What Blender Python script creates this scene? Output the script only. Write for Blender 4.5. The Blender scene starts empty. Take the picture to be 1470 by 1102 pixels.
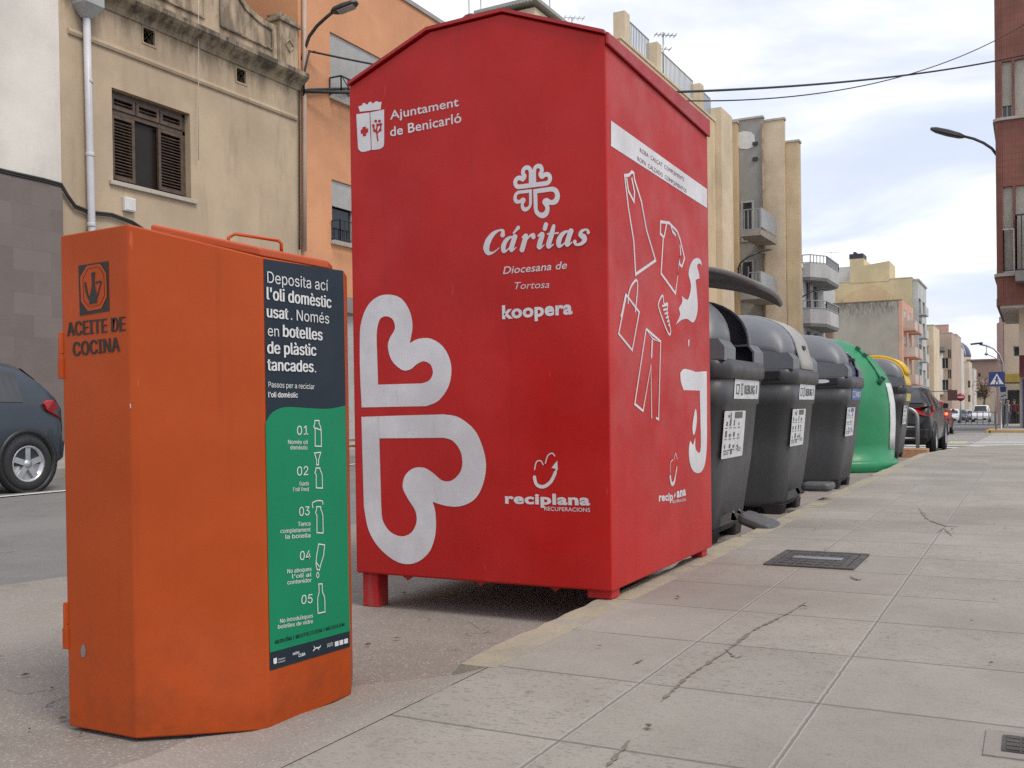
import bpy, bmesh, math, random
from mathutils import Vector, Matrix, geometry
random.seed(7)
S = bpy.context.scene
COL = S.collection
# ------------------------------------------------------------------ camera
F_, PX, PY, YAW, PITCH, ROLL, EYE = 1448.96, 734.66, 600.46, .4766, -.0091, -.0139, .75
CAM = Vector((0, 0, EYE))
FW = Vector((-math.sin(YAW)*math.cos(PITCH), math.cos(YAW)*math.cos(PITCH), math.sin(PITCH)))
r0 = Vector((math.cos(YAW), math.sin(YAW), 0)); u0 = r0.cross(FW)
RT = r0*math.cos(ROLL)+u0*math.sin(ROLL); UP = u0*math.cos(ROLL)-r0*math.sin(ROLL)
cam = bpy.data.cameras.new("camera"); co = bpy.data.objects.new("camera", cam); COL.objects.link(co)
cam.sensor_width = 36; cam.lens = F_/1470*36; cam.shift_x = (735-PX)/1470; cam.shift_y = (PY-551)/1470
cam.clip_start = .05; cam.clip_end = 3000
co.matrix_world = Matrix(((RT.x, UP.x, -FW.x, 0), (RT.y, UP.y, -FW.y, 0), (RT.z, UP.z, -FW.z, EYE), (0, 0, 0, 1)))
S.camera = co
# ------------------------------------------------------------------ light
S.cycles.use_denoising = False
S.view_settings.view_transform = 'Standard'; S.view_settings.look = 'None'
S.view_settings.exposure = 0.42; S.view_settings.gamma = 1
SUN_EL, SUN_AZ = math.radians(55), math.radians(112)     # azimuth clockwise from +Y
w = bpy.data.worlds.new("World"); S.world = w; w.use_nodes = True
nt = w.node_tree; nt.nodes.clear()
def nn(nt, t, **k):
    n = nt.nodes.new(t)
    for a, b in k.items(): setattr(n, a, b)
    return n
sky = nn(nt, 'ShaderNodeTexSky', sky_type='NISHITA', sun_disc=False, sun_elevation=SUN_EL, sun_rotation=SUN_AZ)
tc = nn(nt, 'ShaderNodeTexCoord'); sep = nn(nt, 'ShaderNodeSeparateXYZ'); nt.links.new(tc.outputs['Generated'], sep.inputs[0])
def wm(op, a, b=None):
    n = nn(nt, 'ShaderNodeMath', operation=op)
    for i, v in enumerate((a, b)):
        if v is None: continue
        if isinstance(v, (int, float)): n.inputs[i].default_value = v
        else: nt.links.new(v, n.inputs[i])
    return n.outputs[0]
zz = wm('ADD', wm('MAXIMUM', sep.outputs[2], 0), .16)
cmb = nn(nt, 'ShaderNodeCombineXYZ')
nt.links.new(wm('DIVIDE', sep.outputs[0], zz), cmb.inputs[0]); nt.links.new(wm('DIVIDE', sep.outputs[1], zz), cmb.inputs[1])
def cloud(scale, detail, rough, lo, hi, off):
    mp = nn(nt, 'ShaderNodeMapping'); mp.inputs['Location'].default_value = off; mp.inputs['Scale'].default_value = (.62, 1, 1)
    mp.inputs['Rotation'].default_value = (0, 0, -.4)
    nt.links.new(cmb.outputs[0], mp.inputs[0])
    n = nn(nt, 'ShaderNodeTexNoise'); n.inputs['Scale'].default_value = scale; n.inputs['Detail'].default_value = detail; n.inputs['Roughness'].default_value = rough
    n.inputs['Distortion'].default_value = .4
    nt.links.new(mp.outputs[0], n.inputs[0])
    r = nn(nt, 'ShaderNodeMapRange', interpolation_type='SMOOTHSTEP'); r.inputs[1].default_value = lo; r.inputs[2].default_value = hi
    nt.links.new(n.outputs[0], r.inputs[0]); return r.outputs[0]
def mixc(nt, f, a, b):
    n = nn(nt, 'ShaderNodeMix', data_type='RGBA')
    for i, v in ((0, f), (6, a), (7, b)):
        if isinstance(v, (int, float)): n.inputs[i].default_value = v
        elif isinstance(v, tuple): n.inputs[i].default_value = (*v[:3], 1)
        else: nt.links.new(v, n.inputs[i])
    return n.outputs[2]
thin = cloud(1.15, 7, .55, .36, .66, (3.1, 1.7, 0)); thick = cloud(2.3, 6, .55, .42, .66, (9.2, 4.4, 0))
blue = mixc(nt, .78, sky.outputs[0], (6.4, 6.9, 8.2))          # thin high veil in front of the blue
c1 = mixc(nt, thick, (9.9, 9.9, 10.0), (7.0, 7.2, 8.0))         # white cloud with bluish grey bellies
c2 = mixc(nt, thin, blue, c1)
bg = nn(nt, 'ShaderNodeBackground'); bg.inputs[1].default_value = .1; nt.links.new(c2, bg.inputs[0])
wo = nn(nt, 'ShaderNodeOutputWorld'); nt.links.new(bg.outputs[0], wo.inputs[0])
sl = bpy.data.lights.new("sun", 'SUN'); sl.energy = 1.7; sl.angle = math.radians(20); sl.color = (1, .9, .78)
so = bpy.data.objects.new("sun", sl); COL.objects.link(so)
so.rotation_euler = (Vector((math.sin(SUN_AZ)*math.cos(SUN_EL), math.cos(SUN_AZ)*math.cos(SUN_EL), math.sin(SUN_EL)))).to_track_quat('Z', 'Y').to_euler()

# ------------------------------------------------------------------ helpers
def ray(x, y): return FW + RT*((x-PX)/F_) - UP*((y-PY)/F_)
def at(x, y, X=None, Y=None, Z=None):                    # pixel of the photo -> point at a given depth plane
    d = ray(x, y)
    t = X/d.x if X is not None else Y/d.y if Y is not None else (Z-EYE)/d.z
    return CAM + d*t
def on(pl, x, y):
    d = ray(x, y); return CAM + d*((pl[0]-CAM).dot(pl[1])/d.dot(pl[1]))
def gz(y):                                               # the street falls gently away
    P = ((-1e4, 0), (14, 0), (20, -.18), (45, -.46), (72, -.75), (117, -1.25), (250, -2.2), (1e5, -2.2))
    for (a, b), (c, d) in zip(P, P[1:]):
        if y <= c: return b+(d-b)*(y-a)/(c-a)
WL = {}
def place(o, parent, loc=None):
    if parent is not None:
        o.parent = parent; WL[o.name] = WL[parent.name]
    else: WL[o.name] = Vector(loc or (0, 0, 0)); o.location = WL[o.name]
def tag(o, label=None, cat=None, group=None, kind=None):
    if label: o['label'] = label
    if cat: o['category'] = cat
    if group: o['group'] = group
    if kind: o['kind'] = kind
    return o
def thing(name, label, cat, loc, group=None):
    o = bpy.data.objects.new(name, None); o.empty_display_size = .1; COL.objects.link(o); place(o, None, loc)
    return tag(o, label, cat, group)
def copy_tree(o, parent=None):
    c = o.copy(); COL.objects.link(c)
    if parent: c.parent = parent
    for ch in o.children: copy_tree(ch, c)
    return c
class MB:
    def __init__(s): s.v = []; s.f = []; s.sm = []
    def add(s, vs, fs, sm=False):
        b = len(s.v); s.v += [Vector(v) for v in vs]; s.f += [tuple(i+b for i in f) for f in fs]; s.sm += [sm]*len(fs); return s
    def box(s, x0, x1, y0, y1, z0, z1):
        x0, x1 = min(x0, x1), max(x0, x1); y0, y1 = min(y0, y1), max(y0, y1); z0, z1 = min(z0, z1), max(z0, z1)
        return s.add([(x, y, z) for z in (z0, z1) for x, y in ((x0, y0), (x1, y0), (x1, y1), (x0, y1))],
                     [(3, 2, 1, 0), (4, 5, 6, 7), (0, 1, 5, 4), (1, 2, 6, 5), (2, 3, 7, 6), (3, 0, 4, 7)])
    def obox(s, c, ex, ey, ez):                          # oriented box, half-extent vectors
        c, ex, ey, ez = map(Vector, (c, ex, ey, ez))
        return s.add([c+a*ex+b*ey+d*ez for d in (-1, 1) for a, b in ((-1, -1), (1, -1), (1, 1), (-1, 1))],
                     [(3, 2, 1, 0), (4, 5, 6, 7), (0, 1, 5, 4), (1, 2, 6, 5), (2, 3, 7, 6), (3, 0, 4, 7)])
    def bar(s, a, b, wd, h=None):                        # rectangular bar between two points
        a, b = Vector(a), Vector(b); d = (b-a).normalized(); h = h or wd
        up = Vector((0, 0, 1)) if abs(d.z) < .95 else Vector((1, 0, 0))
        x = d.cross(up).normalized(); y = x.cross(d)
        return s.obox((a+b)/2, x*wd/2, d*(b-a).length/2, y*h/2)
    def loft(s, rings, closed=True, cap=True, sm=True):
        n = len(rings[0]); b = len(s.v); fs = []
        m = n if closed else n-1
        for i in range(len(rings)-1):
            for j in range(m): k = (j+1) % n; fs.append((i*n+j, i*n+k, (i+1)*n+k, (i+1)*n+j))
        s.add([p for r in rings for p in r], fs, sm)
        if cap:
            s.f += [tuple(b+j for j in range(n))[::-1], tuple(b+(len(rings)-1)*n+j for j in range(n))]; s.sm += [False]*2
        return s
    def tube(s, pts, r, n=8, cap=True):
        pts = [Vector(p) for p in pts]; rings = []; x = None
        for i, p in enumerate(pts):
            d = (pts[min(i+1, len(pts)-1)]-pts[max(i-1, 0)]).normalized()
            if x is None: x = d.cross(Vector((0, 0, 1)) if abs(d.z) < .9 else Vector((1, 0, 0))).normalized()
            x = (x-d*x.dot(d)).normalized(); y = d.cross(x)
            rr = r[i] if isinstance(r, (list, tuple)) else r
            rings.append([p+(x*math.cos(a)+y*math.sin(a))*rr for a in (2*math.pi*k/n for k in range(n))])
        return s.loft(rings, cap=cap)
    def prism(s, poly, d):                               # polygon of points swept along d
        poly = [Vector(p) for p in poly]; n = len(poly); d = Vector(d)
        tri = geometry.tessellate_polygon([poly])
        s.add(poly+[p+d for p in poly], [t for t in tri]+[tuple(i+n for i in t)[::-1] for t in tri] +
              [(i, (i+1) % n, (i+1) % n+n, i+n) for i in range(n)])
        return s
    def lathe(s, c, prof, n=24, axis='z', sx=1, sy=1, cap=True):
        c = Vector(c); rings = []
        for r, h in prof:
            ring = []
            for k in range(n):
                a = 2*math.pi*k/n; p = (r*math.cos(a)*sx, r*math.sin(a)*sy, h)
                if axis == 'x': p = (h, r*math.cos(a), r*math.sin(a))
                if axis == 'y': p = (r*math.sin(a), h, r*math.cos(a))
                ring.append(c+Vector(p))
            rings.append(ring)
        return s.loft(rings, cap=cap)
    def build(s, name, m, parent=None, bevel=0, loc=None, seg=2, fix=True):
        off = WL[parent.name] if parent is not None else None
        if off is None:
            if loc is None:
                xs = [v.x for v in s.v]; ys = [v.y for v in s.v]; loc = ((min(xs)+max(xs))/2, (min(ys)+max(ys))/2, min(v.z for v in s.v))
            off = Vector(loc)
        me = bpy.data.meshes.new(name); me.from_pydata([v-off for v in s.v], [], s.f)
        me.polygons.foreach_set('use_smooth', s.sm); me.update()
        if fix:
            b = bmesh.new(); b.from_mesh(me); bmesh.ops.recalc_face_normals(b, faces=b.faces); b.to_mesh(me); b.free()
        if m: me.materials.append(m)
        o = bpy.data.objects.new(name, me); COL.objects.link(o); place(o, parent, off)
        if bevel:
            md = o.modifiers.new('bevel', 'BEVEL'); md.width = bevel; md.segments = seg; md.limit_method = 'ANGLE'; md.angle_limit = .6
        return o
def arc(c, r, a0, a1, n, ax=Vector((1, 0, 0)), ay=Vector((0, 0, 1))):
    return [Vector(c)+ax*r*math.cos(math.radians(a0+(a1-a0)*k/n))+ay*r*math.sin(math.radians(a0+(a1-a0)*k/n)) for k in range(n+1)]
def catmull(pts, closed=True, n=5):                      # third element 1 = sharp corner
    N = len(pts); out = []
    g = lambda i: Vector(pts[i % N][:2]) if closed else Vector(pts[max(0, min(N-1, i))][:2])
    k = lambda i: len(pts[i % N]) > 2
    for i in range(N if closed else N-1):
        p1, p2 = g(i), g(i+1); p0 = p1 if k(i) else g(i-1); p3 = p2 if k(i+1) else g(i+2)
        if k(i) and k(i+1): out.append(p1); continue
        for j in range(n):
            t = j/n; out.append(.5*((2*p1)+(p2-p0)*t+(2*p0-5*p1+4*p2-p3)*t*t+(3*p1-p0-3*p2+p3)*t**3))
    if not closed: out.append(g(N-1))
    return out
SANS = None
try: SANS = bpy.data.fonts.load(bpy.utils.system_resource('DATAFILES', path='fonts')+'/Inter.woff2')   # Blender's own interface font
except Exception: pass
class Decal:                                             # flat lettering and marks lying on a plane (point, normal)
    font = None
    def __init__(s, pl, eps=.0012): s.pl = pl; s.n = pl[1].normalized(); s.eps = eps; s.k = 0; s.mb = MB()
    @property
    def e(s): return s.n*(s.eps+.00003*s.k)
    def poly(s, outer, holes=()):
        loops = [[on(s.pl, *p[:2]) for p in l] for l in (outer, *holes)]; return s.loops(loops)
    def loops(s, loops):
        s.k += 1; q = s.n.rotation_difference(Vector((0, 0, 1)))
        flat = [[q @ p for p in l] for l in loops]; flat = [[Vector((p.x, p.y, 0)) for p in l] for l in flat]
        s.mb.add([p+s.e for l in loops for p in l], geometry.tessellate_polygon(flat)); return s
    def line(s, pts, wd, closed=False, px=True):         # ribbon of width wd (m)
        s.k += 1; P = [on(s.pl, *p[:2]) for p in pts] if px else pts; N = len(P); L = []; R = []
        for i in range(N):
            a = P[(i-1) % N] if closed or i else P[0]; b = P[(i+1) % N] if closed or i < N-1 else P[-1]
            d1 = (P[i]-a); d2 = (b-P[i]); d1 = d1.normalized() if d1.length > 1e-9 else d2.normalized(); d2 = d2.normalized() if d2.length > 1e-9 else d1
            t = (d1+d2); t = t.normalized() if t.length > .1 else d1
            x = s.n.cross(t); ww = (wd[i] if isinstance(wd, (list, tuple)) else wd)/2/max(.5, abs(s.n.cross(d1).dot(x)))
            L.append(P[i]+x*ww+s.e); R.append(P[i]-x*ww+s.e)
        m = N if closed else N-1
        s.mb.add(L+R, [(i, (i+1) % N, N+(i+1) % N, N+i) for i in range(m)]); return s
    def text(s, body, p0, p1, hpx=None, bold=0, shear=0, ref=None, font=None, hm=None):
        cu = bpy.data.curves.new('t', 'FONT'); cu.body = body; cu.offset = 0 if (font or s.font) else bold; cu.shear = shear; cu.resolution_u = 3; cu.size = 1; cu.space_character = 1+bold*1.6 if not (font or s.font) else 1+bold*.6
        s.k += 1
        font = font or s.font
        if font: cu.font = font
        ob = bpy.data.objects.new('t', cu); me = bpy.data.meshes.new_from_object(ob)
        vs = [v.co.copy() for v in me.vertices]; fs = [tuple(p.vertices) for p in me.polygons]
        bpy.data.objects.remove(ob); bpy.data.curves.remove(cu); bpy.data.meshes.remove(me)
        if not vs: return s
        x0 = min(v.x for v in vs); x1 = max(v.x for v in vs); top = max(v.y for v in vs)
        A, B = (p0, p1) if isinstance(p0, Vector) else (on(s.pl, *p0), on(s.pl, *p1)); u = (B-A); sx = u.length/(x1-x0); u.normalize(); v_ = s.n.cross(u)
        sy = sx
        if hm: sy = hm/(ref or top)
        if hpx: sy = (on(s.pl, p0[0], p0[1]-hpx)-A).length/(ref or top)
        sh = [0] if not (font and bold) else [-bold, -bold*.33, bold*.33, bold]
        for dx in sh: s.k += 1; s.mb.add([A+u*(v.x-x0+dx)*sx+v_*v.y*sy+s.e for v in vs], fs)
        return s
    def build(s, name, m, parent): return s.mb.build(name, m, parent, fix=False)

# ------------------------------------------------------------------ materials
MATS = {}
class NT:
    def __init__(s, name):
        s.m = bpy.data.materials.new(name); s.m.use_nodes = True; s.t = s.m.node_tree; s.b = s.t.nodes['Principled BSDF']
    def math(s, op, a, b=None, clamp=False):
        n = nn(s.t, 'ShaderNodeMath', operation=op, use_clamp=clamp)
        for i, v in enumerate((a, b)):
            if v is None: continue
            if isinstance(v, (int, float)): n.inputs[i].default_value = v
            else: s.t.links.new(v, n.inputs[i])
        return n.outputs[0]
    def coord(s, world=False, scale=(1, 1, 1)):
        v = nn(s.t, 'ShaderNodeNewGeometry').outputs['Position'] if world else nn(s.t, 'ShaderNodeTexCoord').outputs['Object']
        if scale == (1, 1, 1): return v
        mp = nn(s.t, 'ShaderNodeMapping'); mp.inputs['Scale'].default_value = scale; s.t.links.new(v, mp.inputs[0]); return mp.outputs[0]
    def noise(s, vec, scale, detail=4, rough=.55, lo=None, hi=None):
        n = nn(s.t, 'ShaderNodeTexNoise'); n.inputs['Scale'].default_value = scale; n.inputs['Detail'].default_value = detail; n.inputs['Roughness'].default_value = rough
        s.t.links.new(vec, n.inputs[0]); return s.rng(n.outputs[0], lo, hi) if lo is not None else n.outputs[0]
    def rng(s, v, lo, hi, a=0, b=1):
        r = nn(s.t, 'ShaderNodeMapRange', interpolation_type='SMOOTHSTEP'); s.t.links.new(v, r.inputs[0])
        for i, x in enumerate((lo, hi, a, b)): r.inputs[i+1].default_value = x
        return r.outputs[0]
    def mix(s, f, a, b): return mixc(s.t, f, a, b)
    def hsv(s, c, v):                                    # scale brightness of colour socket by v
        n = nn(s.t, 'ShaderNodeHueSaturation'); s.t.links.new(c, n.inputs['Color'])
        if isinstance(v, (int, float)): n.inputs['Value'].default_value = v
        else: s.t.links.new(v, n.inputs['Value'])
        return n.outputs[0]
    def bump(s, h, strength, dist=.01):
        n = nn(s.t, 'ShaderNodeBump'); n.inputs['Strength'].default_value = strength; n.inputs['Distance'].default_value = dist
        s.t.links.new(h, n.inputs['Height']); s.t.links.new(n.outputs[0], s.b.inputs['Normal'])
    def base(s, c, rough=None, metal=0):
        if isinstance(c, tuple): s.b.inputs['Base Color'].default_value = (*c[:3], 1)
        else: s.t.links.new(c, s.b.inputs['Base Color'])
        if rough is not None:
            if isinstance(rough, (int, float)): s.b.inputs['Roughness'].default_value = rough
            else: s.t.links.new(rough, s.b.inputs['Roughness'])
        s.b.inputs['Metallic'].default_value = metal; return s.m
def mat(name, c, rough=.6, metal=0, var=.08, scale=3, bump=0, bscale=40, stain=None, st_lo=.55, st_hi=.75, st_scale=(1, 1, .35), st_n=2.0, spec=None, coat=0):
    if name in MATS: return MATS[name]
    k = NT(name); v = k.coord()
    col = k.mix(k.noise(v, scale, 5, .6, .3, .7), tuple(x*(1-var) for x in c), tuple(min(1, x*(1+var)) for x in c))
    if stain: col = k.mix(k.noise(k.coord(scale=st_scale), st_n, 6, .65, st_lo, st_hi), col, stain)
    k.base(col, k.rng(k.noise(v, scale*2.3, 4), .3, .7, max(.02, rough-.08), min(1, rough+.08)), metal)
    if bump: k.bump(k.noise(v, bscale, 6, .65), bump)
    if spec is not None: k.b.inputs['Specular IOR Level'].default_value = spec
    if coat: k.b.inputs['Coat Weight'].default_value = coat; k.b.inputs['Coat Roughness'].default_value = .06
    MATS[name] = k.m; return k.m
def glass_mat():
    k = NT('window_glass'); v = k.coord(); k.base(k.mix(k.noise(v, .8, 3, .5, .35, .65), (.012, .014, .018), (.05, .055, .06)), .08); return k.m
GLASS = glass_mat()
def paint(name, c, grime, rough=.42, var=.06, gs=(3, 3, 1.2), low=.5):   # sheet-metal paint: fading patches, rain streaks, dirt splash low down
    k = NT(name); v = k.coord()
    col = k.mix(k.noise(v, 2.2, 6, .6, .32, .7), tuple(x*(1-var) for x in c), tuple(min(1, x*(1+var)+.004) for x in c))
    sp = nn(k.t, 'ShaderNodeSeparateXYZ'); k.t.links.new(v, sp.inputs[0])
    streak = k.noise(k.coord(scale=(14, 14, .7)), 1.6, 5, .6, .56, .8)
    col = k.mix(k.math('MULTIPLY', streak, .22), col, grime)
    lowm = k.math('MULTIPLY', k.rng(sp.outputs[2], 0, low, 1, 0), k.noise(v, 9, 6, .7, .38, .72))
    col = k.mix(k.math('MULTIPLY', lowm, .4), col, grime)
    scr = k.noise(k.coord(scale=(60, 60, 9)), 1, 3, .5, .73, .77)
    col = k.mix(k.math('MULTIPLY', scr, .35), col, tuple(min(1, x*1.5+.06) for x in c))
    col = k.mix(k.math('MULTIPLY', k.noise(k.coord(scale=(1, 1, .6)), 3.1, 2, .4, .6, .66), .13), col, tuple(min(1, x*1.35+.03) for x in c))   # rubbed patches
    col = k.mix(k.math('MULTIPLY', k.noise(v, 26, 5, .7, .7, .74), .5), col, tuple(x*.45 for x in c))                                            # chips
    k.base(col, k.rng(k.noise(v, 5, 5), .3, .7, rough-.07, rough+.1)); k.b.inputs['Specular IOR Level'].default_value = .3
    k.bump(k.math('ADD', k.noise(v, 2.4, 2), k.math('MULTIPLY', k.noise(v, 70, 3), .03)), .3, .02); return k.m

BLACKP = mat('black_plastic', (.012, .012, .013), .45); k = NT('white_vinyl'); v = k.coord(); col = k.mix(k.noise(v, 4, 6, .65, .35, .7), (.52, .51, .53), (.64, .64, .66))
col = k.mix(k.math('MULTIPLY', k.noise(k.coord(scale=(9, 9, 1.2)), 2, 6, .7, .55, .75), .4), col, (.36, .32, .32)); col = k.mix(k.math('MULTIPLY', k.noise(v, 34, 6, .7, .685, .7), .8), col, (.3, .03, .03))
WHITEV = k.base(col, .42)
STEEL = mat('galvanised_steel', (.32, .33, .34), .42, .8, bump=.05); DARKM = mat('dark_metal', (.03, .03, .032), .5)
CABLE = mat('cable_rubber', (.02, .019, .018), .6)

# ------------------------------------------------------------------ ground, road, pavements
YS = [-60, -20, -4, 0, 3, 6, 10, 14, 17, 20, 26, 34, 45, 58, 72, 95, 117, 180, 250, 420, 1500]
def sheet(name, x0, x1, ys, dz, m, kind='structure'):
    b = MB(); b.add([(x, y, gz(y)+dz) for y in ys for x in (x0, x1)], [(2*i, 2*i+1, 2*i+3, 2*i+2) for i in range(len(ys)-1)])
    o = b.build(name, m, loc=(0, 0, 0)); return tag(o, kind=kind)
def asphalt(name, c1, c2, speck, bs=.35):
    k = NT(name); v = k.coord(True)
    col = k.mix(k.noise(v, .7, 6, .65, .3, .7), c1, c2)
    col = k.mix(k.noise(v, 160, 2, .5, .56, .66), col, speck)
    col = k.mix(k.math('MULTIPLY', k.noise(v, 2.1, 7, .7, .54, .72), .45), col, tuple(x*.6 for x in c1))
    vo = nn(k.t, 'ShaderNodeTexVoronoi', feature='DISTANCE_TO_EDGE'); vo.inputs['Scale'].default_value = 1.1
    wv = nn(k.t, 'ShaderNodeVectorMath', operation='ADD'); k.t.links.new(v, wv.inputs[0])
    nz = nn(k.t, 'ShaderNodeTexNoise'); nz.inputs['Scale'].default_value = 2.5; nz.inputs['Detail'].default_value = 6; k.t.links.new(v, nz.inputs[0]); k.t.links.new(nz.outputs[1], wv.inputs[1])
    k.t.links.new(wv.outputs[0], vo.inputs[0])
    crack = k.math('MULTIPLY', k.rng(vo.outputs[0], 0, .006, 1, 0), k.noise(v, .9, 3, .5, .52, .62))
    col = k.mix(k.math('MULTIPLY', crack, .7), col, (.03, .028, .026))
    k.base(col, .85); k.bump(k.math('SUBTRACT', k.noise(v, 110, 5, .7), k.math('MULTIPLY', crack, .6)), bs, .006); return k.m
EARTH = mat('far_ground', (.16, .15, .13), .9, scale=.2)
sheet('ground', -900, 900, YS, -.03, EARTH)
sheet('road', -10.75, -1.33, [y for y in YS if y < 400], -.006, asphalt('road_asphalt', (.125, .122, .12), (.175, .17, .165), (.25, .245, .235)))
sheet('side_street', -1.33, 60, [22.6, 26, 34, 44.4], -.002, asphalt('side_asphalt', (.24, .235, .225), (.31, .305, .295), (.36, .35, .34), .2))
GUT = asphalt('gutter_concrete', (.18, .158, .14), (.25, .226, .204), (.34, .31, .285), .6)
b = MB(); ys = [-4, 0, 2.45, 2.62, 4, 6, 9, 14, 17, 20, 22]
b.add([(x, y, gz(y)+.003) for y in ys for x in (-3.9+.25*math.sin(y*1.7), -1.33)], [(2*i, 2*i+1, 2*i+3, 2*i+2) for i in range(len(ys)-1)])
tag(b.build('gutter', GUT, loc=(0, 0, 0)), kind='structure')
# pavement of square slabs
def slabs(name):
    k = NT(name); v = k.coord(True); sp = nn(k.t, 'ShaderNodeSeparateXYZ'); k.t.links.new(v, sp.inputs[0])
    nz = k.noise(v, 30, 3); wob = k.math('MULTIPLY', k.math('SUBTRACT', nz, .5), .006)
    gx = k.math('DIVIDE', k.math('ADD', k.math('ADD', sp.outputs[0], wob), .42), .41); gy = k.math('DIVIDE', k.math('SUBTRACT', k.math('ADD', sp.outputs[1], wob), 2.25), .46)
    def dist(g, s): f = k.math('FRACT', g); return k.math('MULTIPLY', k.math('MINIMUM', f, k.math('SUBTRACT', 1, f)), s)
    dx, dy = dist(gx, .41), dist(gy, .46)
    cv = nn(k.t, 'ShaderNodeCombineXYZ'); k.t.links.new(k.math('FLOOR', gx), cv.inputs[0]); k.t.links.new(k.math('FLOOR', gy), cv.inputs[1])
    wn = nn(k.t, 'ShaderNodeTexWhiteNoise', noise_dimensions='3D'); k.t.links.new(cv.outputs[0], wn.inputs[0])
    ws = nn(k.t, 'ShaderNodeSeparateColor'); k.t.links.new(wn.outputs[1], ws.inputs[0])
    col = k.mix(k.noise(v, 1.3, 6, .6, .3, .7), (.23, .212, .184), (.312, .291, .257))
    col = k.hsv(col, k.rng(ws.outputs[0], 0, 1, .92, 1.04))
    col = k.mix(k.math('MULTIPLY', k.noise(v, 6.5, 6, .7, .42, .66), .22), col, (.18, .16, .135))
    pit = k.math('MULTIPLY', k.noise(k.coord(True, (38, 75, 40)), 1.35, 3, .6, .57, .66), k.rng(ws.outputs[1], .1, .6, .3, 1))
    col = k.mix(k.math('MULTIPLY', pit, .42), col, (.1, .092, .08))
    col = k.mix(k.math('MULTIPLY', k.noise(v, 150, 2, .5, .5, .66), .24), col, (.11, .1, .09))
    col = k.mix(k.math('MULTIPLY', k.noise(v, 2.6, 8, .75, .52, .72), .34), col, (.14, .125, .11))          # grime
    col = k.mix(k.math('MULTIPLY', k.noise(v, 9, 5, .7, .66, .72), .6), col, (.09, .08, .07))               # gum and drips
    jy = k.math('MULTIPLY', k.rng(dy, .002, .006, 1, 0), k.noise(v, 4, 3, .5, .2, .42)); jx = k.rng(dx, .0055, .0085, 1, 0); jc = k.rng(dx, .0015, .0045, 1, 0)
    col = k.mix(k.math('MULTIPLY', jx, .55), col, (.36, .34, .315))
    col = k.mix(k.math('MULTIPLY', jc, .7), col, (.12, .11, .1)); col = k.mix(k.math('MULTIPLY', jy, .62), col, (.08, .073, .065))
    k.base(col, .82)
    h = k.math('ADD', k.math('MULTIPLY', pit, -.35), k.math('MULTIPLY', k.noise(v, 120, 5, .7), .35)); h = k.math('SUBTRACT', h, k.math('MULTIPLY', k.math('MAXIMUM', jy, jc), .8))
    k.bump(h, .55, .007); return k.m
SLAB = slabs('pavement_slabs')
b = MB(); ys = [-4, 0, 3, 8, 14, 17, 19, 20.5, 21.3, 21.9, 22.2]; xl = [-1.225]*7+[-1.2, -1.05, -.75, -.3]
b.add([(x, y, gz(y)+.1) for y, x0 in zip(ys, xl) for x in (x0, 9)], [(2*i, 2*i+1, 2*i+3, 2*i+2) for i in range(len(ys)-1)])
tag(b.build('pavement', SLAB, loc=(0, 0, 0)), kind='structure')
# kerb of stone blocks with worn yellow paint, dropped at the near end
def kerbmat(name, c, yellow, amt):
    k = NT(name); v = k.coord(True)
    col = k.mix(k.noise(v, 5, 6, .65, .3, .7), tuple(x*.8 for x in c), c)
    col = k.mix(k.math('MULTIPLY', k.noise(v, 7, 7, .75, .4, .58), amt), col, yellow)
    col = k.mix(k.math('MULTIPLY', k.noise(v, 3, 5, .7, .58, .7), .5), col, (.13, .11, .09))
    k.base(col, .8); k.bump(k.noise(v, 60, 6, .7), .6, .008); return k.m
KERB = kerbmat('kerb_stone', (.3, .272, .228), (.4, .335, .21), .42)
b = MB(); y = 2.22; rk = random.Random(5)
while y < 20:
    y2 = min(20.2, y+rk.choice((.78, .98, .98))); rings = []; nn_ = max(3, int((y2-y)/.07)); ox = rk.uniform(-.008, .008); oz = rk.uniform(-.004, .004)
    for i in range(nn_+1):
        yy = y+.004+(y2-y-.008)*i/nn_; e = 1 if 0 < i < nn_ else 2; c = rk.uniform(0, .011)*e; z = gz(yy)
        rings.append([(-1.33+ox+rk.uniform(-.004, .004), yy, z-.1), (-1.205, yy, z-.1), (-1.205, yy, z+.1015), (-1.316+ox+c, yy, z+.103+oz*.5-rk.uniform(0, .002)), (-1.33+ox+rk.uniform(-.003, .006), yy, z+.09-c*1.1)])
    b.loft(rings, sm=False); y = y2
tag(b.build('kerb', KERB, loc=(0, 0, 0)), kind='structure')
b = MB(); pr = [(-1.78, .004), (-1.6, .012), (-1.45, .045), (-1.33, .08), (-1.225, .1015)]
nr = 26; rr = random.Random(3)
vs = []
for i in range(nr+1):
    yy = -2+(2.225+2)*i/nr
    for j, (x, z) in enumerate(pr): vs.append((x+(rr.uniform(-.03, .03) if j < 4 else 0)-(.12*(i/nr)**6 if j == 0 else 0)*-1, yy, z*(1 if j in (0, 4) else rr.uniform(.85, 1.1))))
b.add(vs, [(i*5+j, i*5+j+1, i*5+j+6, i*5+j+5) for i in range(nr) for j in range(4)], True)
tag(b.build('dropped_kerb', asphalt('ramp_concrete', (.24, .215, .19), (.33, .3, .27), (.4, .38, .35)), loc=(0, 0, 0)), kind='structure')
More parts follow.
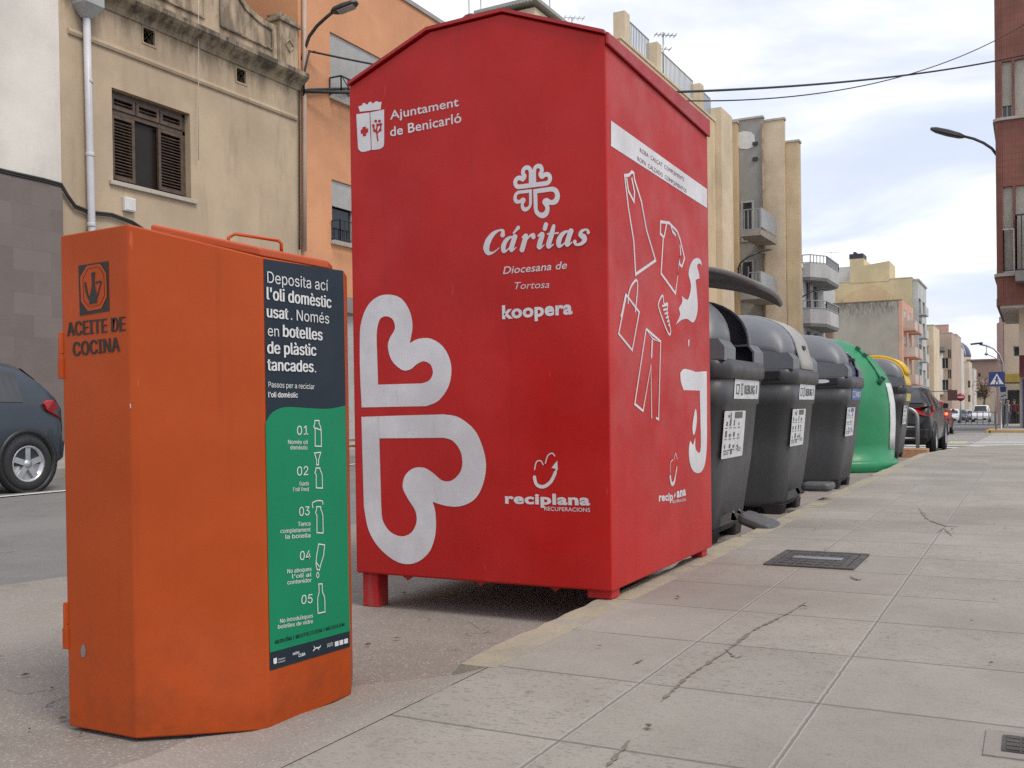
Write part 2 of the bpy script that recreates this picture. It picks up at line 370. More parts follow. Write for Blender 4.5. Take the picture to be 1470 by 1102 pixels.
# pavement end kerb and the rounded corner
b = MB(); xs = [(-1.3, 20), (-1.29, 20.5), (-1.15, 21.35), (-.8, 22), (-.3, 22.3), (9, 22.3)]; xi = [(-1.2, 20), (-1.19, 20.5), (-1.04, 21.3), (-.74, 21.9), (-.3, 22.2), (9, 22.2)]
b.loft([[(a[0], a[1], gz(a[1])-.1), (a[0], a[1], gz(a[1])+.1), (i_[0], i_[1], gz(a[1])+.102), (i_[0], i_[1], gz(a[1])-.1)] for a, i_ in zip(xs, xi)], sm=False)
tag(b.build('corner_kerb', KERB, loc=(0, 0, 0)), kind='structure')
# stains on the pavement
STN = mat('dried_spill', (.16, .138, .115), .7, var=.2, scale=30)
def spill(pxs, w0, seed):
    rr = random.Random(seed); P = [at(x, y, Z=.1025) for x, y in pxs]; b = MB(); L = []; R = []
    Q = []
    for a, c in zip(P, P[1:]): Q += [a.lerp(c, k/9) for k in range(9)]
    for i, p in enumerate(Q):
        d = (Q[min(i+1, len(Q)-1)]-Q[max(0, i-1)]).normalized(); x = Vector((-d.y, d.x, 0)); e = w0*min(1, i/4+.1, (len(Q)-1-i)/4+.1)*rr.choice((.15, .5, .8, 1, 1))
        L.append(p+x*e*rr.uniform(.1, 1)); R.append(p-x*e*rr.uniform(.1, 1))
    n = len(Q); b.add(L+R, [(i, i+1, n+i+1, n+i) for i in range(n-1)])
    tag(b.build('spill_stain', STN, loc=P[0]), 'stain', None, None, 'stuff')
spill([(1160, 862), (1135, 878), (1108, 891), (1080, 905), (1058, 922), (1046, 932), (1010, 955), (985, 972), (968, 988), (945, 1010)], .008, 1)
spill([(1318, 728), (1332, 745), (1358, 755), (1382, 756)], .014, 2); spill([(1345, 764), (1355, 758), (1370, 772)], .01, 5)
spill([(905, 1060), (885, 1085), (868, 1102)], .008, 3)
spill([(1040, 930), (1056, 944), (1068, 940)], .007, 9); spill([(1220, 826), (1230, 832), (1238, 830)], .014, 4); spill([(925, 945), (905, 955)], .007, 6)
# far-side pavement and the corner across the side street
TILE2 = asphalt('far_pavement', (.26, .24, .22), (.32, .3, .28), (.36, .34, .32), .2)
sheet('far_pavement', -12.62, -10.75, [-20, 0, 14, 20, 45, 72, 117, 250], .1, TILE2)
b = MB(); ys = [-20, 0, 14, 20, 45, 72, 117, 250]
b.loft([[(-10.76, y, gz(y)-.1), (-10.6, y, gz(y)-.1), (-10.6, y, gz(y)+.1), (-10.76, y, gz(y)+.104)] for y in ys], sm=False)
tag(b.build('far_kerb', mat('far_kerb_stone', (.3, .29, .27), .8, bump=.3), loc=(0, 0, 0)), kind='structure')
sheet('corner_pavement', -1.5, 60, [44.7, 72, 117, 250], .1, TILE2)
OCH = kerbmat('ochre_kerb', (.42, .27, .1), (.55, .36, .12), .5)
b = MB().box(-1.55, 60, 44.4, 44.72, gz(45)-.1, gz(45)+.11)
b.loft([[(-1.7, y, gz(y)-.1), (-1.5, y, gz(y)-.1), (-1.5, y, gz(y)+.105), (-1.7, y, gz(y)+.1)] for y in (44.4, 72, 117, 250)], sm=False)
tag(b.build('ochre_kerb', OCH, loc=(0, 0, 0)), kind='structure')
PAINTW = kerbmat('road_paint', (.62, .62, .6), (.5, .5, .48), .6); PAINTY = kerbmat('yellow_road_paint', (.55, .42, .12), (.45, .4, .3), .5)
for i in range(14):
    y0 = 23.6+i*1.5; b = MB(); xa, xb = -2.6+random.uniform(-.1, .1), 3.4
    b.add([(xa, y0, gz(y0)+.004), (xb, y0, gz(y0)+.004), (xb, y0+.62, gz(y0+.62)+.004), (xa, y0+.62, gz(y0+.62)+.004)], [(0, 1, 2, 3)])
    tag(b.build('crossing_stripe', PAINTW), kind='structure')
b = MB(); b.add([(x, y, gz(y)+.004) for y in (-20, 14, 20) for x in (-8.62, -8.5)], [(0, 1, 3, 2), (2, 3, 5, 4)]); tag(b.build('parking_line', PAINTW), kind='structure')
p = at(1375, 631, Z=-.2); b = MB().box(p.x-.2, p.x+.2, p.y-.5, p.y+.5, gz(p.y)-.02, gz(p.y)+.006); tag(b.build('road_stud_paint', PAINTY), kind='structure')
# ------------------------------------------------------------------ orange cooking-oil container
def V(*a): return Vector(a)
ORANGE = paint('orange_paint', (.38, .054, .003), (.1, .024, .008), .5, .07, low=.45)
ORLID = mat('orange_lid_paint', (.42, .062, .004), .45, var=.06)
INKB = mat('black_ink', (.014, .011, .01), .55); NAVY = mat('poster_navy', (.013, .023, .035), .45, var=.05, spec=.22); GREEN = mat('poster_green', (.004, .195, .088), .45, var=.06, spec=.22)
PWHITE = mat('poster_white', (.6, .62, .62), .45, var=.04)
oil = thing('oil_container', 'orange metal cooking oil bank with green poster, left of the red bank', 'oil container', (-1.85, 1.95, 0))
PL = [V(-2.041, 1.638), V(-1.819, 1.638), V(-1.583, 1.815), V(-1.583, 2.132), V(-1.70, 2.30), V(-2.041, 2.30)]
ZT = [1.176, 1.182, 1.112, 1.113, 1.13, 1.176]
b = MB(); n = 6
bot = [V(p.x, p.y, .012) for p in PL]; top = [V(p.x, p.y, z) for p, z in zip(PL, ZT)]
ctr = V(-1.85, 1.96)
inn = [V(ctr.x+(p.x-ctr.x)*.955, ctr.y+(p.y-ctr.y)*.955, z-.001) for p, z in zip(PL, ZT)]
dn = [v-V(0, 0, .03) for v in inn]
b.loft([bot, top, inn, dn], sm=False)
body = b.build('body', ORANGE, oil, bevel=.004)
b = MB(); b.loft([[V(ctr.x+(p.x-ctr.x)*.93, ctr.y+(p.y-ctr.y)*.93, 0) for p in PL], [V(ctr.x+(p.x-ctr.x)*.93, ctr.y+(p.y-ctr.y)*.93, .02) for p in PL]], sm=False)
b.build('plinth', DARKM, oil)
# lid: a folded tray a little inside the rim
lidz = [.004, .006, .008, .003, .004, .006]
def lring(f, dz): return [V(ctr.x+(p.x-ctr.x)*f, ctr.y+(p.y-ctr.y)*f, z+dz) for p, z in zip(PL, ZT)]
LB = at(216, 321, Z=1.205)
LP = [V(-1.99, LB.y+.16), V(LB.x-.02, LB.y+.02), V(-1.612, 1.845), V(-1.612, 2.105), V(-1.72, 2.262), V(-1.99, 2.262)]; LZ = [1.19, 1.194, 1.124, 1.124, 1.14, 1.186]
def lidr(f, dz): return [V(-1.8+(p.x+1.8)*f, 2.0+(p.y-2.0)*f, z+dz) for p, z in zip(LP, LZ)]
b = MB().loft([lidr(.96, -.03), lidr(.96, -.006), lidr(1, -.004), lidr(1, .012), lidr(.98, .016)], sm=False)
lid = b.build('lid', ORLID, oil, bevel=.003)
h0 = at(327, 352, Y=1.9); h1 = at(402, 368, Y=2.1)
hz = 1.16
ha, hb = at(328, 349, Z=1.172), at(404, 362, Z=1.15)
b = MB(); b.tube([ha, ha+V(0, .0, .014), ha+V(.004, .02, .026), hb+V(-.0, -.012, .028), hb+V(0, 0, .022), hb], .0045, 6)
b.build('handle', ORLID, lid)
for zc in (at(92, 897, Y=1.64).z, at(92, 510, Y=1.64).z):
    b = MB().box(-2.052, -2.036, 1.632, 1.66, zc-.055, zc-.004).box(-2.05, -2.036, 1.634, 1.66, zc+.004, zc+.055); b.tube([(-2.045, 1.64, zc-.05), (-2.045, 1.64, zc+.05)], .008, 8)
    b.build('hinge', ORANGE, oil, bevel=.002)
NA = V(0, -1, 0); fA = (V(-2.04, 1.638, 0), NA); fC = (V(-1.583, 1.9, 0), V(1, 0, 0))
d = Decal(fA, .001); d.poly([(113, 381), (156, 374.5), (157.5, 446), (115, 453)]); em = d.build('emblem', INKB, oil)
d = Decal(fA, .002)
oct_o = [(125.5, 381.5), (145, 378.5), (153.5, 392), (154.5, 426), (146.5, 443), (127.5, 446.5), (117.5, 433), (116, 398)]
oct_i = [(127, 385), (143.8, 382), (150.5, 394), (151.5, 425), (144.8, 438.5), (129, 442), (121, 431), (119.7, 400)]
cx_, cy_ = 135.5, 412
d.poly(oct_o, [[(cx_+(x-cx_)*.995, cy_+(y-cy_)*.975) for x, y in oct_i][::-1]])
d.poly([(cx_+(x-cx_)*.95, cy_+(y-cy_)*.95) for x, y in oct_i]); d.build('octagon', ORANGE, em)
d = Decal(fA, .003)
d.poly(catmull([(132.5, 392), (138, 391), (137.2, 399), (137.5, 409), (140.5, 424), (140.8, 434.5, 1), (129.5, 436.5, 1), (130.5, 424), (133.3, 410), (133, 399)], n=3))
d.line(catmull([(131, 432), (126, 420), (123.5, 405)], False, 4), .006); d.line(catmull([(138.5, 406), (146, 404), (145, 411), (140, 428)], False, 4), .004)
d.build('cruet', INKB, em)
d = Decal(fA); d.font = SANS; d.text('ACEITE DE', (97.5, 482.5), (180, 474.5), 20, .036); d.build('lettering', INKB, oil); d = Decal(fA); d.font = SANS; d.text('COCINA', (106, 511), (172, 504), 20, .036); d.build('lettering', INKB, oil)
d = Decal(fA); d.poly(catmull([(118, 927), (121.5, 925), (124, 934), (122, 942), (118, 943), (116.5, 934)])); d.build('scuff', mat('bare_metal', (.2, .17, .16), .5), oil)
d = Decal(fA); d.poly([(187, 579), (188.6, 580), (188.8, 585), (187.5, 586)]); d.build('paint_chip', PWHITE, oil)
# poster on the face towards the pavement
q = [(378, 371.5), (492.3, 388.5), (501.8, 928), (387, 962.5)]
d = Decal(fC); d.poly(q); poster = d.build('poster', NAVY, oil)
d = Decal(fC, .002); d.poly(catmull([(380.3, 607, 1), (386, 596), (396, 588), (412, 584), (440, 585.5), (470, 586.5), (494.8, 582, 1), (501.2, 905.5, 1), (386.6, 936.5, 1)], n=5)); d.build('green_field', GREEN, poster)
d = Decal(fC, .003); d.font = SANS
T = lambda *a, **k: d.text(*a, **k)
T('Deposita ací', (382.5, 405.5), (470, 417.5), 17, 0)
T("l'oli domèstic", (382, 429.5), (474, 442), 18.5, .026)
T('usat', (382, 455), (412, 458.5), 15.5, .026); T('. Només', (416, 459), (471, 464.5), 16, 0)
T('en', (383, 482), (399, 483), 11.5, 0); T('botelles', (405, 483), (461, 488.5), 17, .026)
T('de plàstic', (382.5, 507), (452, 510.5), 18, .026); T('tancades', (382.5, 531.5), (448, 534), 17, .026); T('.', (450, 534.3), (452, 534.4), 2, 0)
d.build('headline', PWHITE, poster); d = Decal(fC, .003); d.font = SANS
T('Passos per a reciclar', (384, 555.5), (450, 558.5), 8); d.build('step_text', PWHITE, poster); d = Decal(fC, .003); d.font = SANS; T("l'oli domèstic", (384, 570), (426, 570.5), 8, .022)
d.build('step_text', PWHITE, poster); d = Decal(fC, .003); d.font = SANS
N_ = [('01', 425, 624, 441, 623.5, ['Només oli', 'domèstic'], (412, 440), 634, 642), ('02', 425, 682.5, 441, 681.5, ['Guarda', "l'oli fred"], (419.5, 441.5), 693.5, 701.5),
      ('03', 428, 740.5, 443, 739, ['Tanca', 'completament', 'la botella'], (401, 444), 751, 759.5), ('04', 429, 804, 444.5, 802, ['No aboques', "l'oli al", 'contenidor'], (411, 445.5), 816, 824),
      ('05', 431, 867, 447, 865, ['No introduïsques', 'botelles de vidre'], (397.5, 447.5), 883, 891)]
for num, xa, ya, xb, yb, lines, (l0, l1), y0, y1 in N_:
    T(num, (xa, ya), (xb, yb), 13, 0)
    d.build('step_number', PWHITE, poster); d = Decal(fC, .003); d.font = SANS
    sl = (0 if num in ('01',) else -.02 if num == '02' else -.06 if num == '03' else -.11 if num == '04' else -.17)
    mx = max(len(l) for l in lines)
    for k, l in enumerate(lines):
        wd = (l1-l0)*len(l)/mx; yy = y0+(y1-y0)*k
        T(l, (l1-wd, yy+3-sl*wd), (l1, yy+3), 6, .008); d.build('step_text', PWHITE, poster); d = Decal(fC, .003); d.font = SANS
BT = [(451, 640), (451, 616), (449, 612), (450.5, 607), (450.5, 603.5), (456.5, 603.5), (456.5, 607), (458.5, 612), (459.5, 616), (460, 640.5)]
lw = .0028
def icon(dx, dy, sy=1, fn=BT, w=lw): d.line([(x+dx, 622+(y-622)*sy+dy) for x, y in fn], w, True)
icon(0, 0); d.line([(451, 614), (459, 617)], lw)
icon(1.5, 64, .78); d.line([(450, 650), (459, 649), (455.8, 660), (455.8, 667), (453, 667), (453, 660)], lw, True)
icon(2.5, 124, 1.02); d.line(catmull([(448, 729), (447, 722), (454, 718.5), (461, 719), (462, 724)], False, 4), lw)
tb = [(453.5, 817), (452, 809), (453, 797), (456, 780.5), (464.5, 782), (463, 797), (459.5, 808), (457, 818)]; d.line(tb, lw, True); d.line([(452.5, 807), (457, 813)], lw)
d.line(catmull([(454.5, 821), (452.8, 826), (454.5, 829), (456.5, 826)], True, 3), lw*.8, True)
d.line(catmull([(456, 838, 1), (461, 837.7, 1), (461.3, 849), (464.5, 858), (465, 878, 1), (455, 880, 1), (454.5, 859), (456.5, 850)], True, 3), lw, True)
d.build('bottle_drawings', PWHITE, poster)
d = Decal(fC, .003); d.font = SANS; d.text('REDUÏM / REUTILITZEM / RECICLEM', (394, 924), (493, 898), 6.5, .02); d.build('slogan', NAVY, poster)
d = Decal(fC, .003)
d.poly([(391, 945), (396, 943.5), (396.3, 951), (393.6, 953), (391.3, 952)]); d.text('Ajuntament', (398, 947.5), (408, 944.8), 2.6); d.text('de Benicarló', (398, 951.5), (408, 948.7), 2.6)
d.build('town_logo', PWHITE, poster); d = Decal(fC, .003); d.text('MÓN', (419, 940.5), (428, 937.5), 4.5, .03); d.text('CUBA', (427, 943), (437, 940), 4.5, .03)
d.build('operator_logo', PWHITE, poster); d = Decal(fC, .003); d.line(catmull([(448, 934), (452, 930), (457, 929), (459, 926)], False), .003); d.line([(451, 930), (449, 927)], .002); d.line([(455, 929.5), (456.5, 932.5)], .002)
d.build('animal_logo', PWHITE, poster); d = Decal(fC, .003)
for i in range(3): x = 479.2+i*6.7; d.poly([(x, 921-i*1.9), (x+5.4, 919.4-i*1.9), (x+5.6, 926.2-i*1.9), (x+.2, 927.8-i*1.9)])
d.text('residu', (468, 925.5), (476.5, 923), 2.4); d.text('zero', (468, 928.8), (476.5, 926.3), 2.4)
d.build('waste_logo', PWHITE, poster)

# ------------------------------------------------------------------ red clothes bank
RED = paint('red_paint', (.41, .008, .006), (.15, .014, .011), .42, .07, low=.35)
REDT = mat('red_trim_paint', (.33, .008, .011), .45, var=.12, bump=.02)
X0, X1, Y0, Y1, ZB, ZE = -2.304, -1.256, 3.149, 4.336, .133, 1.986
red = thing('clothes_bank', 'tall red clothes bank with gabled top and white heart emblems', 'clothes bank', ((X0+X1)/2, (Y0+Y1)/2, 0))
eL = at(499, 125, Y=Y0); bk = at(614, 46, Y=Y0); rg = at(722, 19, Y=Y0); eR = V(X1, Y0, ZE)
prof = [V(X0, Y0, ZB), V(X1, Y0, ZB), V(X1, Y0, at(870, 50, Y=Y0).z), rg, bk, V(X0, Y0, eL.z)]
b = MB(); b.prism(prof, (0, Y1-Y0, 0)); body = b.build('body', RED, red, bevel=.006)
# folded roof edge, 14 mm proud, along both gables
b = MB()
top = [prof[5], bk, rg, prof[2]]
for yy, s in ((Y0-.012, -1), (Y1-.018, 1)):
    for a, c in zip(top, top[1:]):
        a2, c2 = V(a.x, yy, a.z+.004), V(c.x, yy, c.z+.004)
        b.prism([a2, c2, c2+V(0, 0, .012), a2+V(0, 0, .012)], (0, .03, 0))
for a, c in zip(top, top[1:]): b.prism([V(a.x, Y0+.02, a.z+.002), V(c.x, Y0+.02, c.z+.002), V(c.x, Y0+.02, c.z+.011), V(a.x, Y0+.02, a.z+.011)], (0, Y1-Y0-.04, 0))
b.build('roof', REDT, red)
hz = at(874, 68, X=X1).z; hz2 = at(1014, 196, X=X1).z
b = MB(); zt = prof[2].z+.01
b.prism([V(X1+.002, Y0-.004, zt), V(X1+.002, Y1+.002, zt), V(X1+.002, Y1+.002, hz2), V(X1+.002, Y0-.004, hz)], (.011, 0, 0))
b.build('roof_flap', REDT, red, bevel=.004)
LEGM = paint('red_leg_paint', (.4, .012, .015), (.25, .2, .18), .45, low=.12)
for x, y, z in ((X0+.012, Y0+.02, -.002), (X1-.1, Y0+.02, .104), (X0+.012, Y1-.12, -.002), (X1-.1, Y1-.12, .104)):
    MB().box(x, x+(.072 if z < 0 else .09), y, y+.075, z, ZB+.001).build('leg', LEGM, red, bevel=.008 if z < 0 else .003)
for px in (585, 690, 797):
    p = at(px, 828+(px-585)*.09, Y=Y0+.03); b = MB(); b.prism([V(p.x-.028, Y0+.03, ZB), V(p.x+.028, Y0+.03, ZB), V(p.x, Y0+.03, ZB-.02)], (0, .008, 0)); b.build('lifting_tab', REDT, red)
p = at(674, 27, Y=3.75); b = MB(); b.tube(arc(p+V(0, 0, -.03), .045, -30, 210, 12), .009, 8); b.box(p.x-.05, p.x+.05, 3.73, 3.77, p.z-.1, p.z-.035); b.build('lifting_ring', mat('worn_red_steel', (.16, .05, .045), .55), red)
F = (V(0, Y0, 0), V(0, -1, 0)); SD = (V(X1, 0, 0), V(1, 0, 0))
c5 = lambda x, y, *k: (490+x/2.205, 400+y/2.205, *k); c4 = lambda x, y, *k: (490+x/2.755, 100+y/2.755, *k)
c6 = lambda x, y, *k: (850+x/3.675, 150+y/3.675, *k); c7 = lambda x, y, *k: (850+x/2.505, 420+y/2.505, *k)
UH_o = [c5(*p) for p in [(65, 407, 1), (60, 300), (59, 200), (62, 145), (80, 92), (110, 60), (147, 50), (188, 61), (216, 100), (226, 150), (217, 204, 1), (245, 190), (285, 190), (325, 218), (348, 272), (342, 335), (310, 384), (270, 403, 1)]]
UH_i = [c5(*p) for p in [(117, 335, 1), (114, 240), (113, 170), (123, 128), (145, 119), (164, 130), (170, 158), (154, 188), (148, 215), (160, 258), (192, 288), (218, 287), (240, 270), (262, 261), (284, 273), (290, 300), (278, 322), (255, 331, 1)]]
LH_o = [c5(*p) for p in [(64, 437, 1), (180, 433, 1), (325, 429, 1), (375, 440), (428, 487), (457, 570), (452, 640), (425, 695), (380, 719), (335, 719), (290, 706, 1), (299, 745), (298, 810), (277, 867), (232, 900), (178, 896), (122, 853), (87, 795), (72, 720, 1)]]
LH_i = [c5(*p) for p in [(121, 505, 1), (325, 503, 1), (356, 515), (380, 553), (381, 602), (354, 636), (322, 639), (290, 614), (262, 598), (228, 600), (202, 624), (195, 660), (212, 697), (235, 735), (238, 772), (221, 804), (190, 815), (155, 800), (132, 765), (127, 720, 1)]]
HEARTS = [(catmull(o, n=6), catmull(i, n=6)) for o, i in ((UH_o, UH_i), (LH_o, LH_i))]
d = Decal(F)
for o, i in HEARTS: d.poly(o, [i[::-1]])
d.build('heart_emblem', WHITEV, red)
PINK = mat('sticker_edge', (.5, .16, .17), .45)
# the same emblem complete and small, at the upper right
J = on(F, *c5(66, 421)); ju, jv = J.x, J.z
big = [[[(p.x-ju, p.z-jv) for p in (on(F, *q) for q in l)] for l in h] for h in HEARTS]
C = on(F, *c4(757, 469)); k = (on(F, *c4(792, 370)).z-C.z)/max(v for u, v in big[0][0])
d = Decal(F)
for mir, h, s, lo in ((1, big[0], 1, 0), (-1, big[0], 1, 0), (1, big[1], 1.0, 1), (-1, big[1], .72, 1)):
    ls = []
    for l in h:
        m = [V(C.x+mir*(u*k*s+(.003 if lo else 0)), Y0, C.z+v*k*s) for u, v in l]; ls.append(m)
    ls[1] = ls[1][::-1]; d.loops(ls)
d.build('small_heart_emblem', WHITEV, red)
# town hall crest and lettering
d = Decal(F)
d.poly([c4(*p) for p in [(68, 145), (82, 141), (86, 132), (95, 132), (98, 138), (106, 136), (110, 128), (120, 127), (122, 133), (130, 131), (136, 125), (146, 125), (148, 129), (160, 126), (156, 157), (74, 166)]])
d.poly(catmull([c4(*p) for p in [(60, 176, 1), (112, 169, 1), (118, 317, 1), (85, 325), (70, 315), (66, 295)]], n=4))
d.poly(catmull([c4(*p) for p in [(115, 169, 1), (170, 157, 1), (170, 285), (165, 305), (150, 314), (121, 317, 1)]], n=4)); crest = d.build('crest', WHITEV, red)
d = Decal(F, .002)
d.line([c4(78, 245), c4(107, 240)], .016); d.line([c4(91, 226), c4(93, 262)], .016)
d.line(catmull([c4(*p) for p in [(146, 282), (141, 245), (143, 212)]], False), .006); d.line(catmull([c4(*p) for p in [(142, 252), (132, 236), (127, 222)]], False), .006); d.line(catmull([c4(*p) for p in [(143, 250), (155, 236), (158, 214)]], False), .006)
for q in ((137, 203), (152, 203), (146, 218), (128, 221), (157, 216), (132, 240), (155, 238)): d.poly([c4(q[0]+6*math.cos(a), q[1]+6*math.sin(a)) for a in [x*.785 for x in range(8)]])
d.build('crest_marks', RED, crest)
d = Decal(F); d.text('Ajuntament', c4(194, 197), c4(465, 143), 12.5, .012); d.build('town_lettering', WHITEV, red); d = Decal(F); d.text('de Benicarló', c4(194, 264), c4(476, 207), 13.5, .012)
d.build('town_lettering', WHITEV, red)
# heavy slanted italic word drawn stroke by stroke, in x-height units
def fat(d, strokes, p0, p1, width, hpx):
    A, B = on(F, *p0), on(F, *p1); u = (B-A); s = u.length/width; u.normalize(); v_ = V(0, 0, 1); vs = (on(F, p0[0], p0[1]-hpx)-A).length
    for pts, ws in strokes:
        P = catmull(pts, False, 7); W = []
        for i in range(len(pts)-1): W += [ws[i]+(ws[i+1]-ws[i])*j/7 for j in range(7)]
        W.append(ws[-1])
        for i, p in enumerate(P):                        # overlapping round nib marks, each a hair higher
            q = P[min(i+1, len(P)-1)]-P[max(0, i-1)]; t = u*(q.x+q.y*.28)*s+v_*q.y*vs; t = t.normalized(); n_ = d.n.cross(t)
            c = A+u*((p.x+p.y*.28)*s)+v_*(p.y*vs); w_ = W[i]*vs*.56; l_ = max(.0022, min(w_, .3*vs*.25+w_*.5))
            d.mb.add([c+n_*w_*math.cos(a)+t*l_*math.sin(a)+d.n*(.0012+.000008*NIB[0]) for a in [k*math.pi/6 for k in range(12)]], [tuple(range(12))[::-1]]); NIB[0] += 1
NIB = [0]
a_ = lambda x: [([(x+.62, .82), (x+.45, 1.0), (x+.2, .8), (x+.12, .42), (x+.22, .08), (x+.4, .06), (x+.62, .35)], [.1, .14, .3, .36, .3, .12, .08]), ([(x+.7, 1.0), (x+.68, .5), (x+.7, .14), (x+.8, .04), (x+.98, .22)], [.36, .36, .34, .14, .06])]
i_ = lambda x: [([(x-.06, .88), (x+.18, .96), (x+.2, .5), (x+.22, .14), (x+.34, .04), (x+.5, .2)], [.08, .34, .36, .34, .14, .06])]
word = [([(1.05, 1.2), (.98, 1.5), (.72, 1.55), (.4, 1.35), (.2, .9), (.2, .4), (.42, .03), (.75, .02), (1.05, .3)], [.34, .2, .12, .3, .44, .46, .3, .12, .06])]
word += a_(1.2)+[([(1.75, 1.25), (1.95, 1.6)], [.12, .26])]
word += [([(2.4, .88), (2.6, .96), (2.62, .5), (2.62, .02)], [.08, .34, .36, .36]), ([(2.66, .5), (2.86, .92), (3.06, .98), (3.12, .84)], [.1, .14, .26, .3])]
word += i_(3.45)+[([(3.7, 1.34), (3.7, 1.62)], [.3, .3])]
word += [([(4.22, 1.45), (4.24, .9), (4.24, .2), (4.36, .04), (4.54, .2)], [.24, .36, .36, .16, .06]), ([(4.0, .95), (4.62, .95)], [.12, .12])]
word += a_(4.7)
word += [([(6.5, .78), (6.36, .98), (6.08, .92), (6.06, .68), (6.3, .5), (6.42, .26), (6.24, .04), (5.96, .04), (5.84, .24)], [.22, .12, .2, .28, .36, .3, .2, .14, .24])]
d = Decal(F); fat(d, word, c4(556, 728), c4(968, 690), 6.55, 20); d.build('charity_lettering', WHITEV, red)
d = Decal(F); d.text('Diocesana de', c4(640, 808), c4(893, 786), 11.5, .008, .22, .75); d.build('partner_lettering', WHITEV, red); d = Decal(F); d.text('Tortosa', c4(686, 868), c4(823, 862), 11, -.004, .22, .75)
d.build('partner_lettering', WHITEV, red); d = Decal(F); d.text('koopera', c4(637, 984), c4(915, 964), 19, .038); d.build('partner_lettering', WHITEV, red)
d = Decal(F); d.text('reciplana', c5(519, 710), c5(788, 716), 15.5, .038, ref=.76); d.text('RECUPERACIONS', c5(643, 733), c5(788, 738), 5.6, .01)
d.line(catmull([c5(*p) for p in [(611, 622), (618, 650), (640, 658), (665, 640), (683, 600)]], False), [.003]+[.012]*18+[.006]*2); d.poly([c5(666, 598), c5(684, 575), c5(686, 604)])
d.line(catmull([c5(*p) for p in [(612, 605), (618, 580), (632, 576), (640, 590)]], False), .004); d.line(catmull([c5(*p) for p in [(646, 585), (654, 560), (668, 552), (677, 562)]], False), .004)
d.build('recycler_lettering', WHITEV, red)
# pavement side: white band, clothes drawings, torn stickers
d = Decal(SD); d.poly([c6(98, 84), c6(605, 446), c6(605, 546), c6(98, 218)]); band = d.build('sign_band', WHITEV, red)
d = Decal(SD, .002); d.text('ROBA  CALÇAT  COMPLEMENTS', c6(250, 250), c6(483, 406), 6.2, -.006); d.text('ROPA  CALZADO  COMPLEMENTOS', c6(237, 295), c6(496, 466), 6.2, -.006); d.build('lettering', mat('dark_red_ink', (.13, .03, .035), .6), band)
d = Decal(SD); wl = .011
L_ = lambda pts, cl=True, f=c6, w=wl: d.line([f(*p) for p in pts], w, cl)
L_([(170, 374), (192, 372), (208, 354), (218, 362), (222, 395), (258, 510), (285, 660), (333, 822), (228, 895), (218, 720), (190, 545)])
L_([(180, 385), (190, 455), (219, 512), (222, 460), (207, 385)], False)
L_([(360, 618), (405, 624), (425, 645), (447, 668), (463, 712), (486, 810), (472, 855), (458, 838), (462, 800), (438, 996), (362, 890), (374, 698), (358, 680)])
L_([(392, 626), (378, 700)], False); L_([(462, 740), (466, 795)], False); L_([(412, 628), (422, 668), (440, 690)], False)
L_([(176, 1000), (158, 1090), (150, 1120)], False)
L_([(122, 8), (94, 147), (143, 207), (168, 70)], True, c7, .009); d.line(catmull([c7(*p) for p in [(128, 40), (130, 5), (140, -25), (158, -45), (162, -15), (154, 70)]], False), .009)
L_([(193, 130), (245, 175), (238, 455), (228, 450)], False, c7, .009); L_([(193, 130), (152, 400), (182, 425), (210, 262), (213, 452)], False, c7, .009); L_([(193, 130), (215, 152), (245, 178), (216, 165)], True, c7, .006); L_([(215, 170), (212, 235)], False, c7, .014)
d.line(catmull([c7(*p) for p in [(238, 35), (240, 60), (272, 145), (281, 135), (268, 75), (270, 40), (258, 42), (252, 10)]], True, 4), .009, True)
for i in range(6): L_([(250+i*4.5, 48+i*14), (268+i*2, 44+i*14)], False, c7, .008)
d.build('clothes_drawing', WHITEV, red)
d = Decal(SD)
d.poly(catmull([c6(*p) for p in [(578, 850, 1), (572, 822), (555, 809), (530, 820), (512, 860), (508, 900), (520, 950), (514, 1000), (500, 1030), (470, 1008, 1), (474, 1040), (455, 1075, 1), (462, 1110), (440, 1160, 1), (470, 1135, 1), (500, 1130), (530, 1150), (548, 1120), (556, 1060), (548, 960), (546, 925), (565, 918, 1), (562, 890), (552, 850), (565, 838)]], n=3))
d.poly([c7(*p) for p in [(344, 170), (349, 167), (348, 190), (345, 194)]])
d.build('torn_squirrel_sticker', WHITEV, red)
d = Decal(SD)
d.poly(catmull([c7(*p) for p in [(316, 288, 1), (330, 274), (363, 281, 1), (370, 285, 1), (411, 282, 1), (412, 430), (411, 560), (402, 625), (385, 648), (362, 640), (349, 605), (347, 560), (352, 532, 1), (362, 548, 1), (370, 520, 1), (371, 560), (385, 575), (390, 540), (388, 440), (386, 352, 1), (328, 350, 1), (318, 320)]], n=4))
d.poly(catmull([c7(*p) for p in [(370, 418), (376, 445), (372, 490), (364, 512), (360, 480)]], n=3)); d.build('torn_number_sticker', WHITEV, red)
d = Decal(SD); d.text('recip', c7(239, 749), c7(290, 745), 12, .045, ref=.76); d.text('ana', c7(303, 736), c7(336, 727), 9, .045); d.line([c7(294, 735), c7(298, 722)], .012); d.text('RECUPERACIONS', c7(287, 757), c7(336, 748), 4, .01)
d.line(catmull([c7(*p) for p in [(279, 655), (284, 685), (294, 680), (304, 625)]], False), [.004]+[.016]*11+[.01]*4); d.line(catmull([c7(*p) for p in [(280, 648), (281, 612), (290, 600)]], False), .004); d.line(catmull([c7(*p) for p in [(294, 600), (299, 578), (305, 600)]], False), .004)
d.build('side_recycler_lettering', WHITEV, red)

